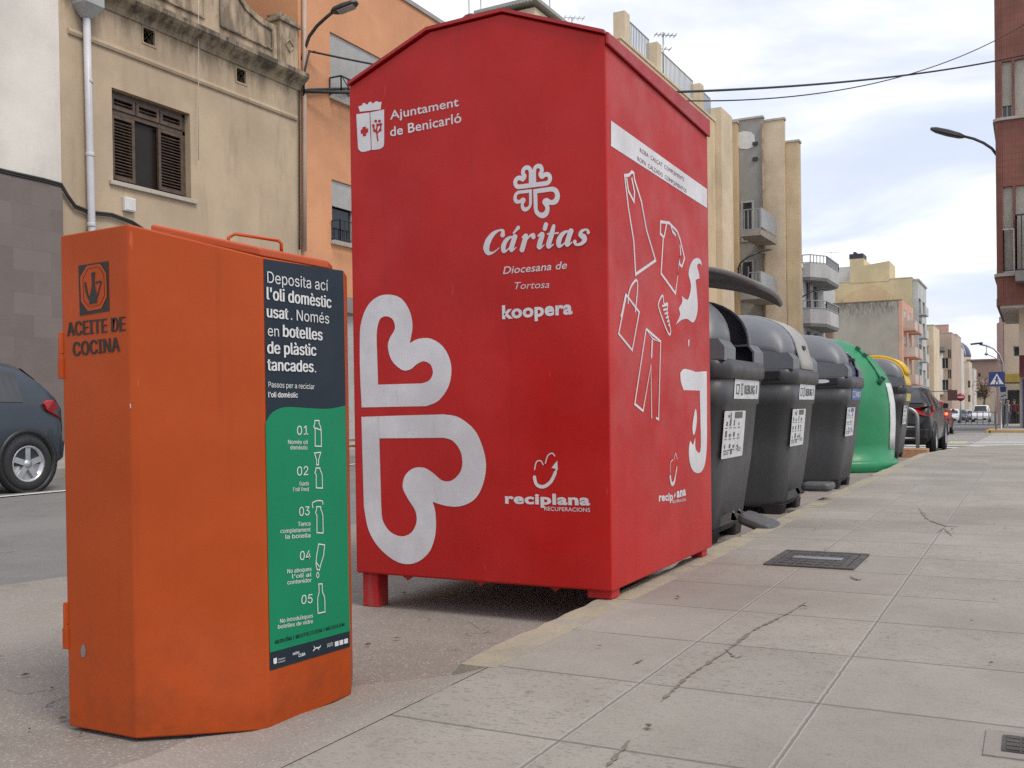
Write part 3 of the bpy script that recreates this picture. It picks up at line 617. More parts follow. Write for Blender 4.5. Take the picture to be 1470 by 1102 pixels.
# ------------------------------------------------------------------ waste bins along the kerb
def plastic(name, c, rough, dirt=.5):
    k = NT(name); v = k.coord()
    col = k.mix(k.noise(v, 2.5, 5, .6, .3, .7), tuple(x*.88 for x in c), tuple(x*1.1 for x in c))
    col = k.mix(k.math('MULTIPLY', k.noise(k.coord(scale=(7, 7, .8)), 2, 6, .65, .52, .75), dirt*.5), col, (.17, .155, .14))
    col = k.mix(k.math('MULTIPLY', k.noise(v, 24, 4, .7, .64, .74), dirt*.4), col, (.22, .2, .19))
    k.base(col, k.rng(k.noise(v, 6, 5), .3, .7, rough-.08, rough+.12)); k.bump(k.noise(v, 140, 3), .12, .003); return k.m
BODYP = plastic('bin_body_plastic', (.064, .065, .069), .5, .7); RIMP = plastic('bin_rim_plastic', (.04, .041, .045), .4, .3)
CAPP = plastic('bin_hood_plastic', (.13, .138, .155), .38, .35); LIDG = plastic('grey_lid_plastic', (.3, .295, .275), .42, .5); LIDD = plastic('dark_lid_plastic', (.17, .165, .16), .4, .4)
LIDB = plastic('blue_lid_plastic', (.015, .035, .14), .35, .2); LIDY = plastic('yellow_lid_plastic', (.62, .4, .025), .38, .4)
LABW = mat('label_white', (.55, .56, .57), .45, var=.1, scale=12); LABB = mat('label_blue', (.03, .08, .27), .45); LABY = mat('label_yellow', (.5, .4, .03), .45); INKG = mat('label_ink', (.1, .1, .11), .6)
def rring(hx, hy, r, z, cx=0, cy=0, n=6):
    out = []
    for sx, sy, a0 in ((1, 1, 0), (-1, 1, 90), (-1, -1, 180), (1, -1, 270)):
        for k in range(n+1):
            a = math.radians(a0+90*k/n); out.append((cx+sx*(hx-r)+r*math.cos(a), cy+sy*(hy-r)+r*math.sin(a), z))
    return out
def make_bin(yc, label, flap_m, opened=False, word=None, lab_m=None, pedal=True, slot=False, oval=False, tilt=0, seam=.205, cx=-1.905):
    t = thing('waste_bin', label, 'waste bin', (cx, yc, 0), 'waste bins lined up along the kerb'); O = V(cx, yc, 0)
    def B(rings): return [[O+Vector(p) for p in r] for r in rings]
    b = MB(); b.loft(B([rring(.36, .32, .07, .055), rring(.385, .345, .09, .1), rring(.435, .385, .1, .45), rring(.463, .413, .1, .755), rring(.474, .425, .1, .765), rring(.485, .433, .1, .9)]))
    b.build('body', BODYP, t)
    b = MB(); b.loft(B([rring(.487, .435, .1, .895), rring(.505, .445, .11, .912), rring(.508, .447, .11, .96), rring(.5, .442, .1, .992), rring(.488, .43, .095, 1.0), rring(.45, .39, .09, .985)]))
    b.build('rim', RIMP, t)
    b = MB(); b.box(cx-.3, cx+.4, yc-.4535, yc-.44, .922, .985); b.build('grip_recess_shade', BLACKP, t, bevel=.006)  # raised black panel draws the shade of the grip recess
    if oval:
        d = Decal((V(0, yc-.455, 0), V(0, -1, 0))); d.loops([[V(cx+.23+.1*math.cos(a)*abs(math.cos(a))**-.4*1, yc-.455, .957+.017*math.sin(a)) for a in [(k+.5)*math.pi/12 for k in range(24)]]]); d.build('grip_glint', LABW, t)  # pale oval imitates light showing through the handle hole
    for s in ((-1, 1) if not slot else (-1, .93)):       # moulded end hoods, open towards the lid
        b = MB(); ya, yb = yc+s*.425, yc+s*seam
        xs = .478; b.loft([[V(cx+hx, y, z) for hx, z in ((xs, .995), (xs, 1.06), (xs-.03, 1.1), (-xs+.03, 1.1), (-xs, 1.06), (-xs, .995))] for y in (ya, yb)], sm=False, cap=False)
        b.prism([V(cx+hx, ya, z) for hx, z in ((xs, .995), (xs, 1.06), (xs-.03, 1.1), (-xs+.03, 1.1), (-xs, 1.06), (-xs, .995))], (0, s*.004, 0))
        rings = []
        for k in range(9):
            ph = math.radians(8+82*k/8); yk = yc+s*(.405-(.405-seam)*(1-math.cos(ph))); h = (.285 if s != .93 else .2)*math.sin(ph); a = .45*(.84+.16*math.sin(ph))
            rings.append([V(cx+a*math.copysign(abs(math.cos(q))**.75, math.cos(q)), yk, 1.095+h*max(0, math.sin(q))**.9) for q in [math.pi*j/20 for j in range(21)]])
        b.loft(rings, closed=False, cap=False); b.add(rings[0], [tuple(range(21))])
        o = b.build('end_hood', CAPP, t, fix=False); md = o.modifiers.new('solid', 'SOLIDIFY'); md.thickness = .012; md.offset = 0
        o.modifiers.new('bevel', 'BEVEL').width = .006
    pr = [(.488, 1.0), (.484, 1.05)]+[(.462*math.copysign(abs(math.cos(q))**.75, math.cos(q)), 1.085+.302*math.sin(q)**.9) for q in [math.pi*(j+1)/22 for j in range(21)]]+[(-.484, 1.03)]
    if slot: pr = [(x*.93, z-.055*max(0, min(1, (z-1.05)/.15))) for x, z in pr]
    if opened:
        pr = [(p.x, p.y) for p in catmull([(.62, 1.385), (.55, 1.425), (.45, 1.468), (.33, 1.502), (.1, 1.54), (-.15, 1.535), (-.36, 1.48), (-.46, 1.41)], False, 4)]
    b = MB(); b.loft([[V(cx+x, yc+y, z+dz) for x, z in pr] for y, dz in (((-.2, 0), (-.05, .0), (.1, -.005), (.22, -.015), (.29, -.035), (.32, -.06)) if opened else ((-seam, 0), (-.07, 0), (.07, 0), (seam, 0)))], closed=False, cap=False)
    lid = b.build('lid', flap_m, t, fix=False); md = lid.modifiers.new('solid', 'SOLIDIFY'); md.thickness = .03 if opened else .014; md.offset = 0; lid.modifiers.new('bevel', 'BEVEL').width = .004
    if seam > .25:
        for y_ in (-.22, -.08, .08, .22): b = MB(); b.loft([[V(cx+x*1.02, yc+y_+dy, z+.012) for x, z in pr[2:20]] for dy in (-.035, .035)], closed=False, cap=False); rb = b.build('lid_rib', flap_m, lid, fix=False); rb.modifiers.new('solid', 'SOLIDIFY').thickness = .03
    if opened:
        b = MB()
        for s in (-1, 1): b.bar(O+V(-.3, s*.19, 1.3), O+V(-.26, s*.19, 1.5), .05, .015)
        b.build('hinge_arm', STEEL, t)
        b = MB(); b.loft(B([rring(.447, .387, .09, .984), rring(.40, .35, .09, .7)]), cap=False); b.add(B([rring(.40, .35, .09, .7)])[0], [tuple(range(28))]); b.build('inner_wall', BLACKP, t)
        b = MB(); tip = pr[2]; b.box(cx+tip[0]-.16, cx+tip[0]-.13, yc+.17, yc+.2, tip[1]+.1, tip[1]+.15); b.build('lock', BLACKP, lid)
    else:
        b = MB(); b.box(cx+.43, cx+.475, yc-.02, yc+.05, 1.14, 1.17); b.build('lock', DARKM, lid, bevel=.006)
        b = MB(); b.lathe(O+V(.36, .215, 1.215), [(.001, -.02), (.03, -.02), (.03, .02), (.001, .02)], 12, 'y'); b.build('pivot', CAPP, t)
    if slot:
        b = MB(); sl = [p for p in pr[1:12]]
        b.loft([[V(cx+x*1.006+.006, yc+y, z+.008) for x, z in sl] for y in (-.15, .15)], closed=False, cap=False); b.build('slot', mat('slot_shade_navy', (.008, .012, .04), .5), lid)  # darker navy sheet over the lid draws the shaded slot recess
    b = MB()
    for s in (-1, 1):
        for f in (-1, 1): b.loft(B([rring(.055, .075, .02, 0, f*.31, s*.25), rring(.075, .09, .02, .075, f*.3, s*.24)]), sm=False)
    vs, fs = b.v, b.f
    for k in range(4):
        c = MB(); c.v = vs[k*56:(k+1)*56]; c.f = [tuple(i-k*56 for i in f) for f in fs if k*56 <= min(f) < (k+1)*56]; c.sm = [False]*len(c.f); c.build('foot', BLACKP, t, bevel=.004)
    if pedal:
        R = Matrix.Rotation(tilt, 3, 'Y'); pc = O+V(.585, -.14, .19-.2*tilt); b = MB()
        for s in (-1, 1): b = MB(); b.bar(O+V(.36, -.14+s*.06, .11), O+V(.47, -.14+s*.06, .16), .012, .05); b.bar(O+V(.45, -.14+s*.06, .155), pc+R @ V(-.06, s*.06, 0), .012, .04); b.build('pedal_bracket', STEEL, t)
        b = MB(); b.loft([[pc+R @ Vector(p) for p in r] for r in (rring(.085, .1, .03, -.03), rring(.1, .115, .04, -.012), rring(.1, .115, .04, .012), rring(.09, .105, .035, .026))], sm=False); b.build('pedal_pad', BODYP, t, bevel=.004)
    def fx(z): return cx+(.475+(z-.765)*.074 if z > .765 else .463-(.755-z)*.092)
    def plate(y0, y1, z0, z1, m, nm, par, e, r=.012):
        pl = (V(fx(z0), 0, z0), V(1, 0, -(fx(z1)-fx(z0))/(z1-z0)).normalized()); d = Decal(pl, e)
        d.loops([[V(fx(z0)+(p[1]-z0)*(fx(z1)-fx(z0))/(z1-z0), p[0], p[1]) for p in [(a, c) for a, c, _ in rring((y1-y0)/2, (z1-z0)/2, r, 0, (y0+y1)/2, (z0+z1)/2, 3)]]]); return d, pl, d.build(nm, m, par)
    if word is not None:
        d, pl, lab = plate(yc-.24, yc+.3, .79, .895, lab_m or LABW, 'label', t, .003)
        P = lambda y, z: on_plane(pl, y, z)
        def on_plane(pl, y, z): n = pl[1]; return V(pl[0].x-(n.z*(z-pl[0].z))/n.x, y, z)
        d = Decal(pl, .0045); ink = INKG if lab_m is None else LABW
        if word: d.text(word, P(yc-.03, .818), P(yc+.2, .818), bold=.03, hm=.05); d.build('lettering', ink, lab); d = Decal(pl, .0045)
        d.loops([[P(yc-.2, .815), P(yc-.14, .815), P(yc-.135, .87), P(yc-.205, .87)], [P(yc-.19, .823), P(yc-.195, .862), P(yc-.145, .862), P(yc-.15, .823)]])
        d.build('pictogram', ink, lab); d = Decal(pl, .0045); d.loops([[P(yc-.1, .81), P(yc-.06, .81), P(yc-.06, .875), P(yc-.1, .875)], [P(yc-.092, .82), P(yc-.092, .866), P(yc-.068, .866), P(yc-.068, .82)]])
        d.build('pictogram', ink, lab); d = Decal(pl, .0045); d.loops([[P(yc+.235, .82), P(yc+.255, .82), P(yc+.26, .87), P(yc+.24, .87)]]); d.build('pictogram', ink, lab)
    d, pl, st = plate(yc-.36, yc+.08, .47, .725, LABW, 'sorting_sticker', t, .003)
    rr = random.Random(int(yc*10)); d = Decal(pl, .0045)
    def on_p(y, z): n = pl[1]; return V(pl[0].x-(n.z*(z-pl[0].z))/n.x, y, z)
    def rect(y, z, w_, h_): d.loops([[on_p(yc+y, z), on_p(yc+y+w_, z), on_p(yc+y+w_, z+h_), on_p(yc+y, z+h_)]])
    rect(-.15, .685, .16, .035); rect(-.28, .69, .03, .014); rect(-.235, .68, .018, .036)
    for i in range(4):
        for j in range(3): rect(-.32+i*.085+rr.uniform(-.01, .01), .645-j*.06, rr.uniform(.012, .04), rr.uniform(.012, .035)); rect(-.33+i*.085, .632-j*.06, .05, .004)
    for z in (.5, .51, .492): rect(-.33, z, .1, .003); rect(-.05, z+.01, .08, .003)
    rect(-.19, .49, .03, .03); d.build('pictograms', INKG if lab_m is None else mat('picto_blue', (.06, .12, .28), .5) if lab_m == LABB else INKG, st)
    return t
make_bin(5.60, 'dark grey waste bin with its lid open, right behind the red bank', LIDD, True, 'REBUIG', tilt=.35)
make_bin(7.30, 'dark grey waste bin with closed light grey lid, behind the open one', LIDG, False, 'REBUIG')
make_bin(9.56, 'dark grey waste bin with dark blue lid, beside the green igloo', LIDB, False, 'PAPER', LABB, pedal=False, slot=True, oval=True)
make_bin(15.0, 'dark grey waste bin with yellow lid, half hidden beyond the green igloo', LIDY, False, '', LABY, pedal=False, oval=True, seam=.31, cx=-2.02)
b = MB(); o_ = V(-1.905, 7.30, 0); b.box(-1.41, -1.395, 7.33, 7.345, .9, .93)
# green glass igloo
GRN = plastic('igloo_plastic', (.012, .19, .075), .4, .35)
ig = thing('glass_igloo', 'round green bottle bank shaped like an igloo with white label strip', 'bottle bank', (-2.07, 12.1, 0)); C0 = V(-2.12, 12.1, 0)
pf = [(r*1.075, z*1.035) for r, z in [(.70, .0), (.712, .02), (.712, .1), (.69, .125), (.672, .13), (.678, .3), (.69, .55), (.683, .75), (.65, .93), (.585, 1.08), (.48, 1.22), (.35, 1.34), (.2, 1.425), (.08, 1.46), (.002, 1.467)]]
MB().lathe(C0, pf, 56).build('shell', GRN, ig)
def ig_p(a, z, e=0):
    for (r1, z1), (r2, z2) in zip(pf, pf[1:]):
        if z1 <= z <= z2 and z2 > z1: r = r1+(r2-r1)*(z-z1)/(z2-z1); break
    a = math.radians(a); return C0+V((r+e)*math.cos(a), (r+e)*math.sin(a), z)
b = MB(); b.loft([[ig_p(a, z, .008) for a in (-17, -13, -9, -5, -1)] for z in (.25, .4, .55, .65, .75, .85, .93, .985)], closed=False, cap=False)
o = b.build('label_strip', LABW, ig); o.modifiers.new('solid', 'SOLIDIFY').thickness = .004
b = MB(); b.tube([ig_p(-24, z, .012) for z in (1.02, 1.08, 1.15, 1.22, 1.28, 1.34, 1.38)], .013, 6); b.build('seam_rib', GRN, ig)
for a, z in ((-24, 1.38), (-24, 1.3), (-21, 1.03), (-27, 1.0)): p = ig_p(a, z, .02); MB().obox(p, V(.02, 0, -.015), V(0, .03, 0), V(.012, 0, .02)).build('latch', mat('dark_green_latch', (.008, .09, .04), .5), ig, bevel=.004)
for zc in (1.05,):
    for a in (-100, 80): b = MB(); b.loft([[ig_p(a+x, zc+dz, .006) for x in (-9, -4, 0, 4, 9)] for dz in (-.09, 0, .09)], closed=False, cap=False); b.build('opening_flap', BLACKP, ig)
# wooden beam and the steel hoop beyond the yellow-lidded bin
tag(MB().box(-2.1, -1.4, 16.2, 16.5, gz(16.2)-.06, gz(16.2)+.135).build('wooden_beam', mat('raw_timber', (.4, .22, .12), .8, var=.2, scale=6, bump=.2), bevel=.006), 'brown wooden beam lying by the kerb in front of the black car', 'beam')
zg = gz(16.9); xr = at(1317, 600, Y=16.9).x; ztop = at(1300, 586, Y=16.9).z; xl = xr-1.0
hoop = thing('bike_stand', 'grey tubular steel hoop with two rails, between yellow-lidded bin and black car', 'bike stand', ((xl+xr)/2, 16.9, zg))
b = MB(); r_ = .16; b.tube([V(xl, 16.9, zg)]+[V(xl, 16.9, ztop-r_)]+arc((xl+r_, 16.9, ztop-r_), r_, 180, 90, 6)[1:]+arc((xr-r_, 16.9, ztop-r_), r_, 90, 0, 6)+[V(xr, 16.9, zg)], .028, 10); b.build('hoop', STEEL, hoop)
for py in (613, 629): z = at(1305, py, Y=16.9).z; MB().tube([V(xl, 16.9, z), V(xr, 16.9, z)], .014, 8).build('rail', STEEL, hoop)
# covers let into the pavement
q = [at(*p, Z=.104) for p in ((1080, 812), (1218, 818), (1246, 798), (1120, 793))]
x0, x1 = q[0].x+.03, q[2].x; y0, y1 = q[1].y+.02, q[2].y+.05
IRON = mat('cast_iron', (.07, .062, .058), .6, .3, var=.25, scale=14, bump=.5, bscale=90)
mh = thing('manhole_cover', 'rectangular cast iron access cover in the pavement beside the bins', 'manhole cover', ((x0+x1)/2, (y0+y1)/2, .1))
b = MB(); e = .03
for a in ((x0, x1, y0, y0+e), (x0, x1, y1-e, y1), (x0, x0+e, y0+e, y1-e), (x1-e, x1, y0+e, y1-e)): b.box(*a, .09, .108)
b.build('frame', IRON, mh, bevel=.002)
b = MB().box(x0+e+.004, x1-e-.004, y0+e+.004, y1-e-.004, .09, .106); n = 7
for i in range(n):
    for j in range(5):
        u = x0+.05+(x1-x0-.1)*i/n; v = y0+.05+(y1-y0-.1)*j/5; b.box(u, u+(x1-x0-.1)/n-.012, v, v+(y1-y0-.1)/5-.012, .1062, .1085)
pt = b.build('plate', IRON, mh); MB().box((x0+x1)/2-.1, (x0+x1)/2+.1, (y0+y1)/2-.03, (y0+y1)/2+.03, .107, .1105).build('name_bar', STEEL, pt)
q0 = at(1428, 1088, Z=.104); q1 = at(1470, 1046, Z=.104)
mh = thing('meter_cover', 'small grey square meter cover at the lower right of the pavement', 'meter cover', (q0.x+.09, q0.y+.07, .1))
xx, yy = at(1437, 1085, Z=.104).x, at(1470, 1082, Z=.104).y
MB().box(xx-.03, xx+.2, yy-.03, yy+.13, .095, .1035).build('surround', mat('cement_patch', (.22, .2, .18), .85, bump=.4), mh)
b = MB().box(xx, xx+.17, yy, yy+.1, .1, .1055)
for i in range(6):
    for j in range(4): b.box(xx+.008+i*.027, xx+.03+i*.027, yy+.006+j*.024, yy+.024+j*.024, .1057, .1075)
b.build('plate', IRON, mh)
# ------------------------------------------------------------------ vehicles
TYRE = mat('tyre_rubber', (.02, .02, .021), .8, bump=.2); RIMM = mat('alloy_rim', (.5, .51, .53), .3, .7); LAMPR = mat('tail_lamp_red', (.3, .008, .01), .15); LAMPW = mat('head_lamp', (.6, .62, .65), .1)
PLATE = mat('number_plate', (.6, .6, .58), .4)
def carpaint(n, c): return mat(n, c, .36, 0, var=.04, coat=.25, spec=.35)
HATCH = [(0, .36, .6, .64, .8), (.012, .28, .78, .83, .9), (.045, .22, .88, 1.02, .95), (.085, .2, .9, 1.2, .97), (.14, .2, .9, 1.36, .98), (.25, .2, .9, 1.41, 1), (.42, .2, .89, 1.42, 1), (.55, .2, .88, 1.37, 1), (.64, .2, .87, 1.2, 1), (.76, .2, .86, .93, .99), (.9, .2, .77, .82, .95), (.975, .24, .64, .69, .86), (1, .32, .54, .57, .74)]
VAN = [(0, .4, .7, .8, .9), (.01, .3, .95, 1.8, .96), (.04, .25, 1.0, 1.9, .98), (.3, .22, 1.0, 1.93, 1), (.6, .22, 1.0, 1.93, 1), (.68, .22, 1.0, 1.88, 1), (.82, .22, 1.0, 1.15, .99), (.95, .24, .85, .92, .95), (1, .35, .65, .7, .85)]
def car(name, label, cat, x, yr, dr, L, W, H, pm, st=HATCH, lit=False, group=None, dark_roof=False):
    """x centre, yr rear end, dr nose direction along the street"""
    zr = max(a[3] for a in st); k = H/zr; yc = yr+dr*L/2; g = gz(yc)
    t = thing(name, label, cat, (x, yc, g), group)
    P = lambda s, u, z: V(x+u*W/2, yr+dr*s*L, g+z*k)
    def prm(s):
        for a, c in zip(st, st[1:]):
            if s <= c[0]: f = (s-a[0])/(c[0]-a[0]); return [a[i]+(c[i]-a[i])*f for i in range(5)]
        return list(st[-1])
    def sec(s):
        _, zb, ze, zt, w_ = prm(s); h = zt-ze; up = min(1, max(0, h-.06)/.4)
        we = w_*.965; wr = we-(.24*up)
        return [(w_*.86, zb), (w_*.98, zb+.1), (w_, (zb+ze)/2+.05), (we, ze), (wr+.03, zt-.07*up-.01), (wr-.12, zt-.012), (wr*.4, zt)]
    b = MB(); rings = []
    N = 44
    for i in range(N+1):
        s = (i/N); h = sec(s); rings.append([P(s, u, z) for u, z in h]+[P(s, -u, z) for u, z in h[::-1]])
    b.loft(rings); body = b.build('body', pm, t)
    cut = .64 if st is HATCH else .8
    def gpan(s0, s1, nm='window'):
        for sg in (-1, 1):
            b = MB(); lo, hi = [], []
            for i in range(5):
                s = s0+(s1-s0)*i/4; h = sec(s); (u1, z1), (u2, z2) = h[3], h[4]
                for lst, f in ((lo, .12), (hi, .9)): lst.append(P(s, sg*(u1+(u2-u1)*f+.012), z1+(z2-z1)*f))
            b.loft([lo, hi], closed=False, cap=False, sm=False); b.build(nm, GLASS, t)
    if st is HATCH: gpan(.17, .28); gpan(.3, .44); gpan(.46, .66)
    else: gpan(.62, .78); gpan(.36, .58)
    # rear and front screens, two quads following the shell
    def screen(sa, sb, nm, fw):
        b = MB(); rows = []
        for i in range(5):
            s = sa+(sb-sa)*i/4; h = sec(s); z = h[6][1]; u = h[5][0]+.02
            rows.append([P(s-.002*fw, c*u, z-(.012 if abs(c) == 1 else 0)+.012) for c in (-1, -.5, 0, .5, 1)])
        b.loft(rows, closed=False, cap=False); b.build(nm, GLASS, t)
    if st is HATCH: screen(.05, .125, 'rear_window', 1); screen(.6, .745, 'windscreen', -1)
    else:
        screen(.69, .81, 'windscreen', -1)
        for sg in (-1, 1): b = MB(); b.add([P(.006, sg*a, z) for a, z in ((.08, 1.1), (.8, 1.1), (.74, 1.65), (.08, 1.65))], [(0, 1, 2, 3)]); b.build('rear_window', GLASS, t)
    for sg in (-1, 1):
        b = MB(); h1, h2 = sec(.03), sec(.1)
        zt_, zb_ = (.98, .78) if st is HATCH else (1.3, .9)
        b.loft([[P(.004+.0*sg, sg*.55, zt_-.04), P(.016, sg*.86, zt_), P(.06, sg*.972, zt_-.01), P(.10, sg*.985, zt_-.05), P(.09, sg*.985, zb_+.08), P(.03, sg*.955, zb_), P(.004, sg*.84, zb_), P(.0, sg*.55, zb_+.06)],
                [P(.03, sg*.55, zt_-.04), P(.05, sg*.8, zt_), P(.08, sg*.9, zt_-.01), P(.10, sg*.9, zt_-.05), P(.09, sg*.9, zb_+.08), P(.05, sg*.9, zb_), P(.03, sg*.8, zb_), P(.03, sg*.55, zb_+.06)]], sm=False)
        b.build('tail_lamp', LAMPR, t, bevel=.006)
        b = MB(); b.loft([[P(.955, sg*.9, .7), P(.985, sg*.72, .66), P(.992, sg*.5, .62), P(.992, sg*.5, .54), P(.985, sg*.74, .55), P(.955, sg*.93, .6)], [P(.93, sg*.8, .7), P(.95, sg*.7, .66), P(.95, sg*.5, .62), P(.95, sg*.5, .54), P(.95, sg*.7, .55), P(.93, sg*.8, .6)]], sm=False); b.build('headlight', LAMPW, t)
        b = MB(); b.loft([[P(.6+dx, sg*(1.0+du), z) for du, z in ((.0, .93), (.12, .92), (.13, 1.03), (.02, 1.04))] for dx in (0, .02, .035)], sm=False); b.build('mirror', pm, t, bevel=.015)
    b = MB(); b.loft([[P(-.004, u, z) for u, z in ((-.8, .33), (.8, .33), (.84, .52), (-.84, .52))], [P(.03, u, z) for u, z in ((-.9, .3), (.9, .3), (.92, .55), (-.92, .55))]], sm=False); b.build('rear_bumper', pm if st is HATCH else BLACKP, t, bevel=.02)
    b = MB(); b.loft([[P(1.004, u, z) for u, z in ((-.6, .3), (.6, .3), (.62, .46), (-.62, .46))], [P(.975, u, z) for u, z in ((-.8, .26), (.8, .26), (.82, .48), (-.82, .48))]], sm=False); b.build('front_bumper', BLACKP, t, bevel=.02)
    for s, z in ((-.006, .66), (1.006, .4)): b = MB(); b.box(x-.23, x+.23, yr+dr*(s*L)-.006, yr+dr*(s*L)+.006, g+z*k-.05, g+z*k+.05); b.build('number_plate', PLATE, t)
    wr = .275
    for s in (.165, .81):
        for sg in (-1, 1):
            c = V(x+sg*(W/2-.085), yr+dr*s*L, g+wr)
            b = MB(); b.lathe(V(x+sg*(W/2-.03), c.y, c.z+.02), [(wr*.97, -sg*.1), (wr*1.02, sg*.03), (wr*1.2, sg*.034), (wr*1.2, -sg*.04)], 28, 'x', cap=False); b.build('wheel_arch', BLACKP, t)
            wb = MB().lathe(c, [(r_, sg*h_) for r_, h_ in ((wr*.62, -.085), (wr*.93, -.085), (wr, -.06), (wr, .06), (wr*.93, .09), (wr*.67, .09), (wr*.64, .06), (wr*.62, 0))], 32, 'x').build('wheel', TYRE, t)
            b = MB(); e = c+V(sg*.06, 0, 0)
            b.lathe(c, [(wr*.66, sg*.04), (wr*.67, sg*.088), (wr*.6, sg*.085), (wr*.57, sg*.03)], 28, 'x')
            for j in range(5):
                a = 2*math.pi*j/5+.3; dv = V(0, math.cos(a), math.sin(a)); pv = V(0, -math.sin(a), math.cos(a)); b.obox(e+dv*wr*.33, V(.016, 0, 0), dv*wr*.3, pv*wr*(.1))
            b.lathe(e, [(.001, -.02), (wr*.16, -.02), (wr*.16, .02), (.001, .025)], 12, 'x'); b.build('rim', RIMM, wb)
    if lit:
        k_ = NT('lit_brake_lamp'); k_.base((.5, .02, .01), .3); k_.b.inputs['Emission Color'].default_value = (1, .1, .03, 1); k_.b.inputs['Emission Strength'].default_value = 4
        p = P(.035, .93, .86); b = MB(); b.lathe(p+V(.015, -.03, 0), [(.001, -.05), (.045, -.04), (.05, 0), (.045, .03), (.001, .03)], 12, 'y'); b.build('brake_lamp', k_.m, t)
    return t
yr = at(88, 640, X=-8.85).y+.13
car('parked_car', 'dark blue grey hatchback on the far side left of the orange container', 'car', -8.9-.68, yr, -1, 3.1, 1.46, 1.33, carpaint('slate_blue_paint', (.03, .04, .053)))
car('parked_car', 'grey car partly seen in the gap between orange container and red bank', 'car', -8.9-.7, 12.05, -1, 3.5, 1.52, 1.31, carpaint('grey_paint', (.1, .105, .11)))
xr = at(1340, 600, Y=20.1).x
car('parked_car', 'black car with dark tail lamps parked beyond the wooden beam', 'car', xr-.8, 20.0, 1, 3.6, 1.62, 1.31, carpaint('black_car_paint', (.01, .01, .012)))
xr = at(1361, 600, Y=40).x
car('car', 'red car with glowing brake lamp just ahead of the black car', 'car', xr-.78, 39.5, 1, 3.6, 1.58, 1.3, carpaint('red_car_paint', (.2, .012, .015)), lit=True)
for px, y, c, nm, lb in ((1364, 100, (.55, .56, .58), 'white_car_paint', 'small white car parked farthest left in the distant row'), (1376, 108, (.06, .07, .09), 'navy_car_paint', 'dark car in the distant row right of the small white car'), (1386, 116, (.3, .32, .33), 'silver_car_paint', 'silver car in the distant row under the no entry sign')):
    car('car', lb, 'car', at(px, 590, Y=y).x, y+3.5, -1, 3.6, 1.55, 1.3, carpaint(nm, c))
car('van', 'white delivery van facing the camera at the far end of the street', 'van', at(1407, 590, Y=112).x, 116, -1, 4.2, 1.75, 1.72, carpaint('white_van_paint', (.55, .56, .57)), VAN)

# ------------------------------------------------------------------ buildings
Z = V(0, 0, 1)
def wallgrid(b, O, U, W, H, ops, depth=.16):
    N = U.cross(Z); us = sorted({0, W, *[o[0] for o in ops], *[o[1] for o in ops]}); vs = sorted({0, H, *[o[2] for o in ops], *[o[3] for o in ops]})
    us = [u for u in us if 0 <= u <= W]; vs = [v for v in vs if 0 <= v <= H]
    P = lambda u, v, d=0: O+U*u+Z*v-N*d
    for u0, u1 in zip(us, us[1:]):
        for v0, v1 in zip(vs, vs[1:]):
            if any(o[0] <= (u0+u1)/2 <= o[1] and o[2] <= (v0+v1)/2 <= o[3] for o in ops): continue
            b.add([P(u0, v0), P(u1, v0), P(u1, v1), P(u0, v1)], [(0, 1, 2, 3)])
    for u0, u1, v0, v1 in [o[:4] for o in ops]:
        for (a, c), (e, f) in (((u0, v0), (u1, v0)), ((u1, v0), (u1, v1)), ((u1, v1), (u0, v1)), ((u0, v1), (u0, v0))):
            b.add([P(a, c), P(e, f), P(e, f, depth), P(a, c, depth)], [(3, 2, 1, 0)])
def slat_mat(name, c, n=22):
    k = NT(name); v = k.coord(True); sp = nn(k.t, 'ShaderNodeSeparateXYZ'); k.t.links.new(v, sp.inputs[0])
    f = k.math('FRACT', k.math('MULTIPLY', sp.outputs[2], n)); g = k.rng(f, 0, .12)
    col = k.mix(k.noise(v, 3, 5, .6, .3, .7), tuple(x*.86 for x in c), c); col = k.mix(k.math('MULTIPLY', k.math('SUBTRACT', 1, g), .5), col, tuple(x*.5 for x in c))
    k.base(col, .5); k.bump(k.math('MULTIPLY', f, g), .6, .02); return k.m
SHUT = slat_mat('roller_shutter', (.5, .5, .49)); SHUTB = slat_mat('beige_roller_shutter', (.46, .43, .37)); FRAME = mat('window_frame', (.38, .37, .35), .5); STONE = mat('sill_stone', (.42, .38, .32), .7, stain=(.15, .13, .11)); RAILM = mat('wrought_iron', (.025, .025, .027), .5); RAILG = mat('grey_railing', (.3, .32, .33), .5)
def window(par, O, U, op, depth=.13, shut=0, shm=None, sill=True, name='window', frame=None, mull=1):
    u0, u1, v0, v1 = op[:4]; N = U.cross(Z); f = min(.06, (u1-u0)*.1)
    b = MB(); c = lambda u, v, d: O+U*u+Z*v-N*d
    def ob(b, a0, a1, b0, b1, d0, d1): b.obox(c((a0+a1)/2, (b0+b1)/2, (d0+d1)/2), U*(a1-a0)/2, N*(d1-d0)/2, Z*(b1-b0)/2)
    for a in ((u0, u0+f, v0, v1), (u1-f, u1, v0, v1), (u0+f, u1-f, v0, v0+f), (u0+f, u1-f, v1-f, v1)): ob(b, *a, depth-.045, depth+.01)
    for k in range(mull): m_ = u0+(u1-u0)*(k+1)/(mull+1); ob(b, m_-f*.5, m_+f*.5, v0+f, v1-f, depth-.04, depth+.008)
    fr = b.build(name, frame or FRAME, par)
    b = MB(); b.add([c(u0, v0, depth), c(u1, v0, depth), c(u1, v1, depth), c(u0, v1, depth)], [(0, 1, 2, 3)]); b.build('pane', GLASS, fr)
    if shut: b = MB(); ob(b, u0+.01, u1-.01, v1-(v1-v0)*shut, v1-.005, depth-.09, depth-.055); b.build('shutter', shm or SHUT, fr)
    if sill: b = MB(); ob(b, u0-.06, u1+.06, v0-.07, v0, -.06, depth-.05); b.build('sill', STONE, fr, bevel=.006)
    return fr
